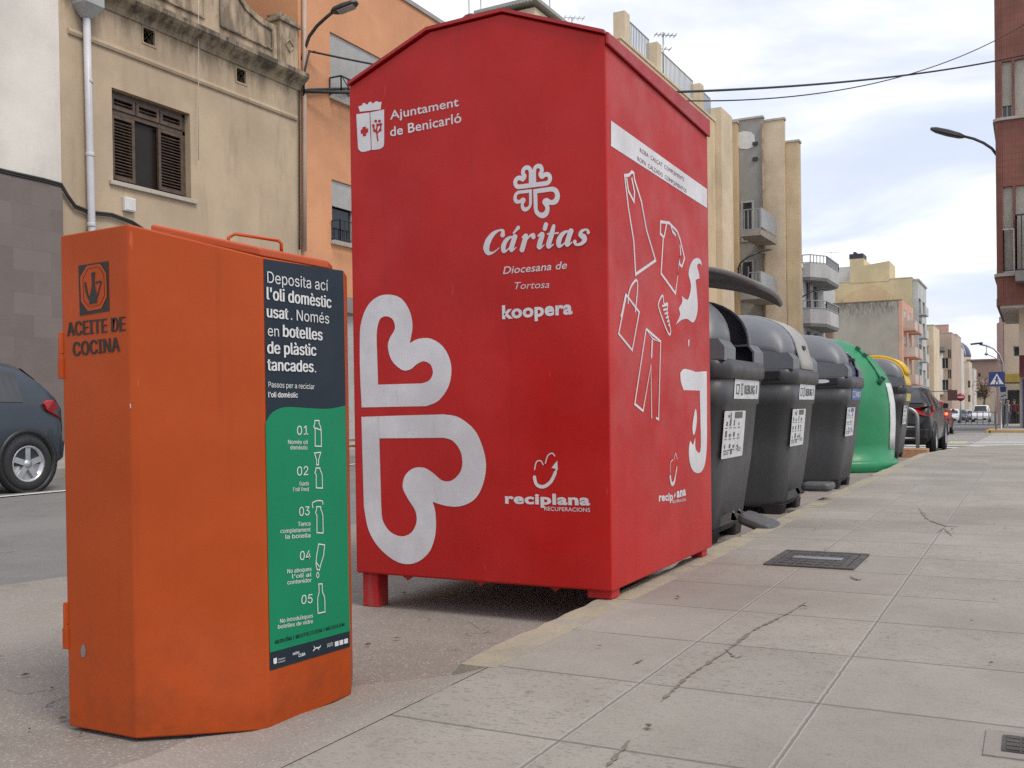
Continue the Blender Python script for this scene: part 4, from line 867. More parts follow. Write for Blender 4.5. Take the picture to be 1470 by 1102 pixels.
def railing(par, pts, h, m, step=.12, r=.008, name='railing', closed=False):
    b = MB()
    for a, c in zip(pts, pts[1:]):
        a, c = V(*a), V(*c); n = max(1, int((c-a).length/step))
        b.bar(a+Z*h, c+Z*h, r*3.2, r*2.4); b.bar(a+Z*.04, c+Z*.04, r*2.4, r*2)
        for i in range(n+1): p = a.lerp(c, i/n); b.bar(p, p+Z*h, r*2)
    return b.build(name, m, par)
def stucco(name, c, stain, amt=.5, low=None, top=None, sc=1.0):
    """plaster with rain streaks; top = (z0, z1) heavier dirt below a ledge"""
    k = NT(name); v = k.coord(True)
    col = k.mix(k.noise(v, .55*sc, 6, .65, .3, .7), tuple(x*.84 for x in c), tuple(x*1.1 for x in c))
    col = k.mix(k.math('MULTIPLY', k.noise(k.coord(True, (1.7, 1.7, .32)), 1.3*sc, 7, .68, .5, .72), amt), col, stain)
    col = k.mix(k.math('MULTIPLY', k.noise(v, 6, 5, .7, .6, .74), .25), col, tuple(min(1, x*1.25) for x in c))
    if top:
        sp = nn(k.t, 'ShaderNodeSeparateXYZ'); k.t.links.new(v, sp.inputs[0])
        g = k.math('MULTIPLY', k.rng(sp.outputs[2], *top), k.noise(k.coord(True, (2.2, 2.2, .7)), 1.5, 7, .7, .38, .62)); col = k.mix(k.math('MULTIPLY', g, .8), col, tuple(x*.45 for x in stain))
    k.base(col, .88); k.bump(k.noise(v, 45, 6, .7), .25, .01); return k.m
def house(name, label, O, U, W, D, H, m, ops=(), rops=(), lops=(), shut=(), roof=None, win=True, extra=None, cat='building', group=None, ledge=.0, mull=1, sill=True, shm=None):
    N = U.cross(Z); t = thing(name, label, cat, O+U*W/2-N*D/2, group); b = MB()
    wallgrid(b, O, U, W, H, ops); R_ = O+U*W; wallgrid(b, R_, -N, D, H, rops); L = O-N*D; wallgrid(b, L, N, D, H, lops)
    P = [O-N*D, O+U*W-N*D]; b.add([P[0], P[1], P[1]+Z*H, P[0]+Z*H], [(3, 2, 1, 0)]); b.add([q+Z*(H-.25) for q in (O, R_, P[1], P[0])], [(0, 1, 2, 3)])
    b.build('wall', m, t, fix=False)
    b = MB(); e = .04+ledge; c = O+U*W/2-N*D/2
    for a, d_, ln in ((O+U*W/2, N, W), (c-N*D/2, -N, W)): b.obox(a-d_*(.1-e/2)+Z*(H+.045), U*(ln/2+e), d_*(.1+e/2), Z*.05)
    for a, d_ in ((O-N*D/2, -U), (R_-N*D/2, U)): b.obox(a-d_*(.1-e/2)+Z*(H+.043), N*(D/2-.2), d_*(.1+e/2), Z*.047)
    b.build('roof', roof or STONE, t)
    for i, o in enumerate(ops): window(t, O, U, o, shut=(o[4] if len(o) > 4 else 0), mull=mull, sill=sill, shm=shm)
    for o in rops: window(t, R_, -N, o, shut=(o[4] if len(o) > 4 else 0), mull=mull, sill=sill, shm=shm)
    for o in lops: window(t, L, N, o, shut=(o[4] if len(o) > 4 else 0), mull=mull, sill=sill, shm=shm)
    return t
def grid_ops(W, H, nx, nz, w_, h_, z0=1.2, dz=2.7, x0=None, shuts=(0,), seed=1):
    rr = random.Random(seed); x0 = x0 or W/(nx+1)-w_/2; st = (W-2*x0-w_)/max(1, nx-1)
    return [(x0+i*st, x0+i*st+w_, z0+j*dz, z0+j*dz+h_, rr.choice(shuts)) for j in range(nz) for i in range(nx) if z0+j*dz+h_ < H]
WX = -12.6; UY = V(0, 1, 0); UX = V(1, 0, 0)
# 1 white house with stone cladding
t = house('white_house', 'white rendered house clad in brown stone tiles, far left', V(WX, -4, 0), UY, 14.15, 9, 13, stucco('white_render', (.64, .61, .56), (.4, .38, .35), .25))
k = NT('stone_tiles'); v = k.coord(True); mp = nn(k.t, 'ShaderNodeMapping'); mp.inputs['Rotation'].default_value = (math.radians(90), 0, math.radians(90)); k.t.links.new(v, mp.inputs[0])
sp = nn(k.t, 'ShaderNodeSeparateXYZ'); k.t.links.new(v, sp.inputs[0]); cb = nn(k.t, 'ShaderNodeCombineXYZ'); k.t.links.new(sp.outputs[1], cb.inputs[0]); k.t.links.new(sp.outputs[2], cb.inputs[1])
br = nn(k.t, 'ShaderNodeTexBrick'); br.offset = .5; k.t.links.new(cb.outputs[0], br.inputs[0])
for n_, x in (('Scale', 1), ('Mortar Size', .004), ('Brick Width', .62), ('Row Height', .31), ('Bias', -.2)): br.inputs[n_].default_value = x
br.inputs['Color1'].default_value = (.145, .118, .108, 1); br.inputs['Color2'].default_value = (.185, .152, .14, 1); br.inputs['Mortar'].default_value = (.135, .112, .102, 1)
k.base(k.mix(k.math('MULTIPLY', k.noise(v, 3, 6, .65, .35, .7), .35), br.outputs[0], (.19, .165, .155)), .7); k.bump(k.noise(v, 40, 5), .2, .01)
MB().box(WX, WX+.045, -4, 10.13, .35, 4.1).build('stone_cladding', k.m, t); MB().box(WX, WX+.055, -4, 10.13, .1, .35).build('plinth', STONE, t)
# 2 old tan house
TAN = stucco('tan_plaster', (.45, .352, .245), (.24, .185, .13), .5, top=(6.1, 7.3))
CORN = stucco('sooty_cornice', (.36, .29, .2), (.05, .047, .042), .95, top=(6.9, 7.1))
wop = (.94, 2.57, 4.37, 5.81)
t = thing('tan_house', 'old tan plastered house with brown louvred window and stained cornice', 'house', (WX-4, 12.9, 0)); O = V(WX, 10.15, 0)
b = MB(); wallgrid(b, O, UY, 5.43, 7.1, [wop, (1.55, 1.86, 6.68, 6.98), (3.68, 3.97, 6.66, 6.95)], .22); b.add([V(WX, 10.15, 7.1), V(WX, 15.58, 7.1), V(WX-8, 15.58, 7.1), V(WX-8, 10.15, 7.1)], [(0, 1, 2, 3)]); b.build('wall', TAN, t, fix=False)
b = MB()
for (x, z), (x2, z2) in zip([(0, 6.98), (.06, 7.02), (.1, 7.1), (.2, 7.16), (.24, 7.22)], [(.06, 7.02), (.1, 7.1), (.2, 7.16), (.24, 7.22), (.24, 7.3)]): pass
cp = [(-.1, 6.98), (.03, 6.98), (.07, 7.06), (.12, 7.1), (.2, 7.15), (.24, 7.2), (.24, 7.28), (-.1, 7.3)]
b.loft([[V(WX+x, y, z) for x, z in cp] for y in (10.17, 15.62)], sm=False); b.build('cornice', CORN, t)
b = MB(); cp = [(-.05, 6.38), (.03, 6.38), (.045, 6.42), (.03, 6.47), (-.05, 6.47)]
b.loft([[V(WX+x, y, z) for x, z in cp] for y in (10.3, 15.5)], sm=False); b.build('moulding', TAN, t)
pp = [V(WX-.02, 10.17, 7.28), V(WX-.02, 15.0, 7.28), V(WX-.02, 15.0, 8.05)]+[V(WX-.02, y, z) for y, z in ((14.75, 8.05), (14.5, 8.08), (14.25, 8.16), (14.0, 8.3), (13.8, 8.48), (13.65, 8.7), (13.6, 8.95))]+[V(WX-.02, 10.17, 9.1)]
b = MB(); b.prism(pp, (-.3, 0, 0)); par = b.build('parapet', TAN, t, bevel=.01)
b = MB()
for pts in ([(10.6, 7.55), (13.1, 7.55), (13.1, 8.6), (10.6, 8.6)], [(13.5, 7.55), (14.85, 7.55), (14.85, 7.92), (14.5, 7.95), (14.15, 8.06), (13.85, 8.28), (13.6, 8.5), (13.5, 8.5)]):
    P = [V(WX-.012, y, z) for y, z in pts]
    for a, c in zip(P, P[1:]+P[:1]): b.bar(a, c, .045, .03)
b.build('parapet_panel', CORN, par)
b = MB().box(WX-.32, WX+.04, 15.02, 15.54, 7.28, 8.15); pst = b.build('parapet_post', TAN, t, bevel=.01)
MB().box(WX-.36, WX+.09, 14.96, 15.6, 8.15, 8.22).box(WX-.3, WX+.03, 15.05, 15.5, 8.22, 8.32).build('post_cap', CORN, pst, bevel=.01)
b = MB(); c = V(WX+.045, 15.28, 7.75); b.tube(arc(c, .12, 0, 360, 4, UY), .02, 4); b.build('diamond_moulding', TAN, pst)
b = MB().box(WX-9, WX-1.6, 10.2, 15.56, 7.1, 10.6); b.build('upper_storey', stucco('upper_plaster', (.33, .27, .18), (.16, .13, .1), .6), t); MB().box(WX-9, WX-1.45, 10.2, 15.58, 10.6, 10.75).build('roof', CORN, t)
# louvred shutters
WOOD = mat('dark_brown_wood', (.085, .055, .038), .6, var=.3, scale=8)
wn = thing('temp', '', '', (0, 0, 0)); bpy.data.objects.remove(wn)
b = MB(); y0, y1, z0, z1 = 10.15+wop[0], 10.15+wop[1], wop[2], wop[3]; d0 = WX-.12
for a in ((y0, y0+.06, z0, z1), (y1-.06, y1, z0, z1), (y0, y1, z1-.06, z1), (y0, y1, z0, z0+.05), (y0, y1, z1-.36, z1-.29)): b.box(d0-.05, d0, a[0]+.002, a[1]-.002, a[2]+.002, a[3]-.002)
wf = b.build('window', WOOD, t)
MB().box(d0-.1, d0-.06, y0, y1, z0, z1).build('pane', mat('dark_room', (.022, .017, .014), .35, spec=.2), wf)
def louver(a, c, zl, zh, ang=.6):
    b = MB(); f = .055
    for q in ((a, a+f, zl, zh), (c-f, c, zl, zh), (a+f, c-f, zl, zl+f), (a+f, c-f, zh-f, zh)): b.box(d0-.02, d0+.02, *q)
    n = int((zh-zl-.1)/.05)
    for i in range(n): z = zl+.07+i*(zh-zl-.13)/n; b.obox(V(d0, (a+c)/2, z), V(.022*math.cos(ang), 0, -.022*math.sin(ang)), V(0, (c-a)/2-f+.003, 0), V(.004*math.sin(ang), 0, .004*math.cos(ang)))
    b.build('shutter', WOOD, wf)
louver(y0+.07, y0+.53, z0+.06, z1-.37); louver(y0+1.02, y1-.07, z0+.06, z1-.37)
for i in range(3): louver(y0+.07+i*.5, y0+.55+i*.5, z1-.285, z1-.065)
b = MB().box(WX-.1, WX+.05, y0-.08, y1+.1, z0-.07, z0); b.build('sill', STONE, wf, bevel=.008)
for yv, zv in ((11.7, 6.68), (13.83, 6.66)):
    b = MB(); g = .3
    for s in (0, g-.03): b.box(WX-.03, WX+.012, yv+s, yv+s+.03, zv, zv+g).box(WX-.03, WX+.010, yv+.03, yv+g-.03, zv+s, zv+s+.03)
    for k_ in (-1, 0, 1):
        for dr in (1, -1): o_ = k_*.09; cy, cz = yv+g/2, zv+g/2; b.bar(V(WX-.015, cy-dr*(.1)+o_*.5, cz-.1+o_*.5*dr), V(WX-.015, cy+dr*.1+o_*.5, cz+.1+o_*.5*dr), .022, .02)
    vt = b.build('vent_grille', CORN, t); MB().box(WX-.215, WX-.2, yv, yv+g, zv, zv+g).build('backing', BLACKP, vt)
# drainpipe, box, cables on the facade
PIPE = mat('pvc_pipe', (.5, .5, .53), .4); t = thing('drainpipe', 'pale grey plastic drainpipe with hopper on the tan house', 'drainpipe', (WX+.06, 10.6, 3.2))
b = MB(); pt = [V(WX+.09, 10.57, 6.7), V(WX+.09, 10.585, 5), V(WX+.09, 10.6, 3.1), V(WX+.09, 10.6, .1)]; b.tube(pt, .055, 12); b.build('pipe', PIPE, t)
for z in (5.75, 4.65, 3.6, 2): MB().lathe(V(WX+.09, 10.59, z), [(.06, -.03), (.063, -.02), (.063, .02), (.06, .03)], 12).build('collar', PIPE, t)
b = MB(); b.loft([rring(.06, .06, .01, 6.68, WX+.09, 10.57, 2), rring(.16, .18, .02, 6.85, WX+.12, 10.57, 2), rring(.16, .18, .02, 7.06, WX+.12, 10.57, 2)], sm=False); b.build('hopper', mat('hopper_grey', (.33, .34, .34), .5), t)
t = thing('junction_box', 'small white junction box below the louvred window', 'junction box', (WX+.03, 11.36, 4)); MB().box(WX, WX+.07, 11.25, 11.47, 3.93, 4.15).build('case', mat('white_plastic', (.6, .6, .58), .45), t, bevel=.012); MB().box(WX+.07, WX+.078, 11.27, 11.45, 3.95, 4.13).build('cover', mat('white_plastic', (.6, .6, .58), .45), t, bevel=.006)
def sag(a, c, s, n=14): return [a.lerp(c, i/n)-Z*s*4*(i/n)*(1-i/n) for i in range(n+1)]
X_ = WX+.05
for nm, off, r_ in (('upper', 0, .022), ('lower', -.05, .016)):
    pts = [at(*p, X=X_)+Z*off*.6 for p in ((0, 243), (30, 250), (62, 257), (88, 264), (97, 280), (108, 295), (130, 304), (160, 307), (190, 318), (230, 345))]
    b = MB(); b.tube(catmull3(pts) if False else pts, r_, 6); tag(b.build('facade_cable', CABLE), ('thick black cable looping across the white and tan houses' if nm == 'upper' else 'thinner black cable running just under the thick facade cable'), 'cable', 'black cables on the left facades')
for dx, lab in ((0, 'thin dark cable running down the joint between tan and orange houses'), (7, 'second dark cable beside the pale conduit at the orange house')):
    pts = [at(430+dx, y, X=X_) for y in ((130, 200, 270, 340, 358) if dx == 0 else (150, 230, 300, 345, 360))]
    b = MB(); b.tube(pts, .018, 6); tag(b.build('facade_cable', CABLE), lab, 'cable', 'black cables on the left facades')
b = MB(); b.tube([at(437, y, X=WX+.06) for y in (-10, 100, 220, 360)], .045, 10); tag(b.build('conduit', mat('painted_conduit', (.4, .3, .24), .6), bevel=0), 'beige conduit pipe running up the corner of the orange house', 'pipe')
b = MB(); b.tube([at(285, y, X=WX+.1) for y in (-5, 60, 130, 230)], .006, 5); tag(b.build('string', mat('pale_string', (.5, .45, .36), .8)), 'pale string hanging down the tan wall right of the louvred window', 'string')
# 3 orange house
ORH = stucco('orange_plaster', (.58, .285, .15), (.42, .2, .1), .3)
t = house('orange_house', 'orange plastered house with white roller shutters behind the red bank', V(WX, 15.6, 0), UY, 9.6, 8, 10.05, ORH, [(1.0, 3.0, 7.16, 8.46, .97), (.98, 2.6, 4.22, 5.47, .42), (5.2, 7.2, 7.16, 8.46, .6), (5.2, 6.9, 4.22, 5.47, .4), (1.25, 4.2, .12, 2.75, .98)], roof=mat('grey_coping', (.3, .29, .28), .7), sill=True)
railing(t, [(WX+.02, 16.55, 7.14), (WX+.3, 16.55, 7.14), (WX+.3, 18.7, 7.14), (WX+.02, 18.7, 7.14)], .36, RAILM, .22, .01, 'balcony_grille')
railing(t, [(WX+.02, 16.55, 4.2), (WX+.22, 16.55, 4.2), (WX+.22, 18.3, 4.2), (WX+.02, 18.3, 4.2)], .42, RAILM, .14, .008, 'window_grille')
b = MB(); a = V(WX+.31, 16.55, 7.16); b.bar(a, a+V(0, .45, .34), .014); b.bar(a+V(0, .45, 0), a+V(0, 0, .34), .014); b.build('grille_brace', RAILM, t)
MB().box(WX, WX+.12, 16.6, 20.2, 2.78, 3.1).build('shutter_lintel', mat('grey_lintel', (.2, .19, .18), .8), t)
# wall lamp at the joint of the tan and orange houses
def lamp(label, W0, pts, head, hl, hw, direc, m=DARKM, r=.03, th=1):
    t = thing('street_lamp', label, 'street lamp', W0, 'street lamps on walls and poles'); b = MB(); b.tube(pts, r, 8); b.build('arm', m, t)
    b = MB(); d_ = Vector(direc).normalized(); s_ = d_.cross(Z).normalized(); n_ = s_.cross(d_)
    def rg(f, w_, h_): c = head+d_*hl*f; return [c+s_*w_*x+n_*h_*z*th for x, z in ((-1, -.6), (-.6, -1), (.6, -1), (1, -.6), (.9, .5), (.4, 1), (-.4, 1), (-.9, .5))]
    b.loft([rg(0, hw*.35, .03), rg(.15, hw*.9, .05), rg(.5, hw, .06), rg(.85, hw*.85, .05), rg(1, hw*.4, .025)], sm=False); h_ = b.build('head', m, t, bevel=.008)
    b = MB(); c = head+d_*hl*.55-n_*.06; b.obox(c, d_*hl*.3, s_*hw*.7, n_*.006); b.build('diffuser', mat('lamp_glass', (.3, .31, .32), .2), h_)
    return t
W0 = at(433, 78, X=WX); q = lambda x, y: at(x, y, Y=W0.y+.02)
lamp('dark street lamp on a curved arm at the orange house corner', W0, [W0+V(.0, 0, -.1), q(437, 72), q(444, 52), q(455, 37), q(468, 25), q(480, 15)], q(476, 17), .55, .15, (1, .25, .26), r=.032)
# 4 cream block with roof terrace
CREAM = stucco('cream_plaster', (.58, .46, .3), (.33, .26, .16), .35); PALE = stucco('pale_cream', (.6, .5, .36), (.36, .29, .2), .3)
zt = 13.55
t = house('terrace_block', 'cream apartment block with railed roof terrace behind the red bank', V(WX, 33.0, 0), UY, 11.7, 12, zt, CREAM, grid_ops(11.7, zt, 3, 4, 1.3, 1.3, 1.4, 3.0, shuts=(.3, .6, 1)), roof=PALE)
for px, py in ((895, 62), (941, 58), (1002, 112)): p = at(px, 100, X=WX-.15); MB().box(WX-.42, WX+.02, p.y-.25, p.y+.25, zt+.09, zt+1.12).build('parapet_post', PALE, t, bevel=.01)
pA, pB, pC = [at(px, 100, X=WX).y for px in (895, 941, 1002)]
railing(t, [(WX-.15, pA+.3, zt+.1), (WX-.15, pB-.3, zt+.1)], .95, RAILG, .16, .014, 'terrace_railing'); railing(t, [(WX-.15, pB+.3, zt+.1), (WX-.15, pC-.3, zt+.1)], .95, RAILG, .16, .014, 'terrace_railing'); railing(t, [(WX-.15, pC+.3, zt+.1), (WX-.15, 44.5, zt+.1)], .9, RAILG, .16, .014, 'terrace_railing')
MB().box(WX-.12, WX-.11, pC+.4, 44.5, zt+.14, zt+.9).build('terrace_panel', mat('grey_blue_panel', (.3, .33, .36), .4), t)
p = at(1034, 152, Y=44.6); MB().box(-13.4, p.x, 44.72, 46.6, 0, p.z).build('end_pier', PALE, t)
p0, p1 = at(684, 24, Y=31), at(768, 24, Y=31); hut = thing('rear_house', 'narrow cream house with corrugated roof just showing over the red bank', 'house', ((p0.x+p1.x)/2, 33, 0)); MB().box(p0.x, p1.x, 31, 34.5, 0, p0.z-.1).build('wall', PALE, hut)
b = MB(); a0, a1 = at(682, 15, Y=30.8), at(767, 8, Y=30.8); b.prism([V(a0.x, 30.7, a0.z-.16), V(a1.x+.1, 30.7, a0.z-.1), V(a1.x+.1, 30.7, a0.z+.02), V(a0.x, 30.7, a0.z-.04)], (0, 4, 0))
for i in range(18): x = a0.x+(a1.x-a0.x)*(i+.5)/18; b.box(x-.025, x+.025, 30.66, 30.72, a0.z-.15, a0.z-.1)
b.build('roof', mat('fibre_cement', (.3, .31, .29), .8), hut)
p = at(665, 25, Y=32.5); MB().lathe(V(p.x, 33, 0), [(.5, 0), (.5, p.z-.1), (.4, p.z), (.001, p.z+.05)], 16).build('water_tank', mat('tank_fibre', (.3, .31, .32), .6), hut)
def antenna(label, base, h, els, d_=V(.8, .6, 0), r=.02, dish=False):
    t = thing('antenna', label, 'antenna', base, 'roof antennas'); b = MB(); b.tube([base, base+Z*h], r, 6); b.build('mast', STEEL, t)
    b = MB(); d_ = d_.normalized(); s_ = d_.cross(Z)
    for f, L, n in els:
        c = base+Z*h*f; b.bar(c-d_*L*.4, c+d_*L*.6, r)
        for i in range(n): q = c+d_*L*(-.35+.9*i/max(1, n-1)); b.bar(q-s_*.22, q+s_*.22, r*.8)
    b.build('aerial', STEEL, t)
    if dish: c = base+Z*h*.55+d_*.1; q = d_.to_track_quat('Z', 'Y').to_matrix(); b = MB(); b.loft([[c+q @ V(r_*math.cos(a), r_*math.sin(a), r_*r_*.7) for a in [i*math.pi/8 for i in range(16)]] for r_ in (.02, .15, .3, .4)]); b.build('dish', mat('dish_grey', (.45, .46, .47), .5), t)
def ant_px(label, px, ptop, Yd, zb, **k): p = at(px, ptop, Y=Yd); antenna(label, V(p.x, Yd, zb), p.z-zb, **k)
ant_px('lattice television aerial above the cream terrace railing', 952, 46, 39, zt, els=[(.95, .9, 6), (.7, .5, 3)], r=.03)
zr_ = at(720, 20, Y=31).z-.3
ant_px('tall thin antenna mast at the left of the corrugated roof', 673, -8, 32, zr_-1.5, els=[(.99, .4, 2)]); ant_px('antenna mast rising from the middle of the corrugated roof', 690, -8, 32.4, zr_, els=[(.99, .4, 2)])
ant_px('antenna mast with small satellite dish right of the corrugated roof', 789, -10, 34, zr_-2, els=[(.62, 1.0, 3)], dish=True); ant_px('low rake shaped aerial right of the satellite dish', 821, 24, 35, zt+.1, els=[(.98, .8, 5)])
# 5 saw-toothed cream block with balconies
GREYW = stucco('grey_render', (.3, .295, .27), (.2, .19, .17), .35); PEACH = stucco('peach_plaster', (.56, .4, .23), (.4, .3, .18), .25)
t = thing('stepped_block', 'cream apartment block with stepped bays and grey blue balconies', 'building', (-16, 55, 0))
def bay(nm, px0, px1, py, Y0, Y1, m, back=-24):
    a, c = at(px0, py, Y=Y0), at(px1, py, Y=Y0); MB().box(back, c.x, Y0, Y1, 0, (a.z+c.z)/2).build(nm, m, t)
    b = MB().box(back-.05, c.x+.05, Y0-.05, Y1, (a.z+c.z)/2, (a.z+c.z)/2+.1); b.build('roof', STONE, t); return (a.z+c.z)/2, c.x
bay('bay', 1034, 1057, 177, 51.6, 52, PEACH); zg_, xg = bay('grey_bay', 1056, 1094, 171, 52.01, 52.36, GREYW); z4, x4 = bay('bay', 1094, 1125, 173, 52.37, 52.72, PALE); z5, x5 = bay('bay', 1125, 1146, 204, 52.73, 53.3, CREAM)
for px, Yd, y_ in ((1035.5, 51.5, 190), (1094.5, 51.9, 176), (1126, 52.6, 206)):
    a, c = at(px, y_, Y=Yd), at(px+2.5, 480, Y=Yd); b = MB(); b.tube([V(a.x, Yd, a.z), V(a.x, Yd, 0)], .06, 8); b.build('downpipe', mat('rusty_downpipe', (.25, .17, .11), .7, var=.3), t)
pw = [(1056, 197), (1060, 190), (1068, 188), (1078, 189), (1083, 194), (1084, 203), (1081, 211), (1072, 214), (1062, 213), (1057, 206)]
d = Decal((V(0, 52, 0), V(0, -1, 0)), .012); d.poly(pw); d.build('white_patch', mat('white_patch', (.62, .62, .6), .8), t)
for x, y in ((1085, 206), (1085, 228)): p = at(x, y, Y=52); MB().box(p.x-.15, p.x+.1, 51.9, 52, p.z-.08, p.z+.08).build('bracket', DARKM, t)
PANEL = mat('grey_blue_panel', (.3, .33, .36), .4)
for (ya, yb, yc_) in ((297, 334, 348), (388, 425, 440)):
    Yb = 48.6; pl, pr = at(1062, ya, Y=Yb), at(1092, ya, Y=Yb); zb_ = at(1075, yb-4, Y=Yb).z; xo = pr.x; Ye = 51.98
    bl = MB().box(pl.x, xo, Yb, Ye, zb_-.28, zb_).build('balcony', mat('balcony_concrete', (.3, .28, .25), .8, stain=(.12, .11, .1)), t)
    railing(bl, [(pl.x, Yb+.06, zb_), (xo-.05, Yb+.06, zb_)], 1.0, RAILG, .16, .018); MB().box(xo-.04, xo, Yb+.1, Ye, zb_+.12, zb_+1.05).build('panel', PANEL, bl)
    d = Decal((V(0, 52, 0), V(0, -1, 0)), .01)
    p = at(1064, ya, Y=52); q_ = at(1083, ya, Y=52); fr = MB().box(p.x, q_.x, 51.96, 51.99, zb_, zb_+2.1).build('balcony_door', FRAME, t); MB().box(p.x+.12, q_.x-.12, 51.94, 51.955, zb_+.1, zb_+2.0).build('pane', GLASS, fr)
for py in (235, 285, 335, 385, 430, 460):
    for px, Yd in ((1036, 51.6), (1127, 52.73)): p = at(px, py, Y=Yd); MB().box(p.x-.03, p.x+.03, Yd-.08, Yd+.02, p.z-.35, p.z+.1).build('pipe_bracket', mat('rusty_iron', (.16, .1, .06), .8), t)
# wall lamps along the left facades
W1 = at(1060, 392, Y=51.6); q = lambda x, y, Y=48: at(x, y, Y=Y)
lamp('dark curved wall lamp below the upper grey blue balcony', W1, [W1, q(1060, 385), q(1063, 377), q(1075, 368), q(1090, 362)], q(1088, 362), .65, .12, (1, 0, .15), r=.045)
W2 = at(1146, 440, Y=63.6); q = lambda x, y: at(x, y, Y=62.5)
lamp('dark curved wall lamp in front of the white rounded balconies', W2, [W2, q(1146, 434), q(1150, 427), q(1160, 421), q(1168, 417)], q(1166, 418), .75, .12, (1, 0, .15), r=.045)
# 6 balcony block
LG = stucco('light_grey_render', (.46, .47, .47), (.33, .33, .33), .3)
t = house('balcony_block', 'pale grey block with chamfered projecting balconies beyond the cream block', V(WX, 63.7, 0), UY, 7.6, 10, at(1150, 385, X=WX).z, LG, [(1.2, 2.6, 6.6, 8.9), (3.6, 5.2, 6.6, 8.9), (1.2, 2.6, 3.2, 5.5), (3.6, 5.2, 3.2, 5.5)], sill=False)
for yt, yb, nm in ((378, 398, 0), (443, 464, 1)):
    z1, z0 = at(1160, yt, Y=64.2).z, at(1160, yb, Y=64.2).z; xo = at(1174, yt, Y=64.2).x
    ft = [V(WX, 63.9, 0), V(xo-.4, 63.9, 0), V(xo+.35, 65.2, 0), V(xo+.35, 69.6, 0), V(xo-.4, 70.8, 0), V(WX, 70.8, 0)]
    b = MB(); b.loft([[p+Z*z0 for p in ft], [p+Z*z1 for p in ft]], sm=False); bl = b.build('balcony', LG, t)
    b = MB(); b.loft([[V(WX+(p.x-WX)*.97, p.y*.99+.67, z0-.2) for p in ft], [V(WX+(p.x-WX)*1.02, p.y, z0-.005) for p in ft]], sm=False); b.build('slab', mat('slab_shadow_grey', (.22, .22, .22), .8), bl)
    railing(bl, [p+Z*(z1+.0) for p in ft], .5, RAILG, .28, .022)
# 7 low old house with tiled roof
BRK = stucco('old_brown_wall', (.27, .18, .13), (.14, .1, .08), .6)
t = house('low_house', 'low old brown house with tiled roof and chimney before the grey party wall', V(WX, 84, gz(84)), UY, 12, 9, at(1215, 500, X=WX).z+.75, BRK, [(2, 3.2, 1.5, 3), (6, 7.2, 1.5, 3)])
b = MB(); z0 = at(1215, 500, X=WX).z-.1
for i in range(9): x = WX+.3-i*.9; b.box(x-.95, x, 83.7, 96.3, z0+i*.16, z0+i*.16+.12)
rf = b.build('tiled_roof', mat('clay_tiles', (.3, .15, .1), .8, var=.4, scale=3, bump=.5, bscale=6), t)
p = at(1190, 470, Y=86); MB().box(p.x-.35, p.x+.35, 85.6, 86.5, z0, p.z+.25).box(p.x-.5, p.x+.5, 85.5, 86.6, p.z+.25, p.z+.4).build('chimney', BRK, rf)
# 8 grey party wall block with salmon front, and the yellow block behind
def zt_at(px, py, Y): return at(px, py, Y=Y).z
def px_house(name, label, px0, px1, py, Y0, D, m, ops=(), rops=(), roof=None, **k):
    a, c = at(px0, py, Y=Y0), at(px1, py, Y=Y0); g = gz(Y0); return house(name, label, V(a.x, Y0, g), UX, c.x-a.x, D, (a.z+c.z)/2-g, m, ops, rops, roof=roof, **k)
GPW = stucco('grey_party_wall', (.37, .345, .29), (.2, .18, .15), .35, top=(9.5, 12), sc=.5)
t = px_house('party_wall_block', 'block with big bare grey party wall and salmon street front', 1176, 1294, 434, 117, 11.5, GPW, roof=mat('rusty_coping', (.2, .14, .1), .8))
SAL = stucco('salmon_plaster', (.56, .33, .24), (.36, .18, .13), .3); xs = at(1294, 434, Y=117).x; g = gz(117)
b = MB(); H8 = zt_at(1294, 434, 117)-g+.3; b2 = [(1.6, 4.2, 1.2, 3.4), (6.4, 9.0, 1.2, 3.4)]+[(a_0, a_0+2.6, z, z+2.1) for z in (4.4, 7.4, 10.3) for a_0 in (1.6, 6.4)]
wallgrid(b, V(xs+.06, 116.98, g), UY, 11.6, H8, b2); b.add([V(xs+.06, 116.98, g), V(xs-.3, 116.98, g), V(xs-.3, 116.98, g+H8), V(xs+.06, 116.98, g+H8)], [(3, 2, 1, 0)]); b.build('street_front', SAL, t, fix=False)
for o in b2: window(t, V(xs+.06, 116.98, g), UY, o, shut=.4, sill=False)
for z in (4.1, 7.1, 10.0):
    for y in (118.2, 123): bl = MB().box(xs+.06, xs+1.25, y, y+3.4, g+z, g+z+.2).build('balcony', SAL, t, bevel=.02); MB().box(xs+1.15, xs+1.24, y, y+3.4, g+z+.2, g+z+1.1).box(xs+.06, xs+1.15, y, y+.09, g+z+.2, g+z+1.1).build('balustrade', stucco('pinkish_white', (.5, .42, .37), (.4, .3, .25), .3), bl)
YEL = stucco('yellow_plaster', (.56, .47, .29), (.44, .36, .22), .25, sc=.5)
ops = []
t = px_house('yellow_block', 'tall yellow block with stepped top and dark roof box behind the grey party wall', 1168, 1309, 403, 130, 12, YEL, roof=mat('pale_coping', (.5, .47, .4), .7))
a, c, e = at(1220, 403, Y=130), at(1277, 403, Y=130), at(1277, 374, Y=130); m1, m2 = at(1220, 372, Y=130), at(1240, 381, Y=130)
b = MB(); b.prism([V(a.x, 129.95, a.z-.3), V(c.x, 129.95, a.z-.3), V(c.x, 129.95, e.z), V(m2.x, 129.95, m2.z), V(m2.x, 129.95, m1.z), V(a.x, 129.95, m1.z)], (0, 6, 0)); b.build('stair_tower', YEL, t)
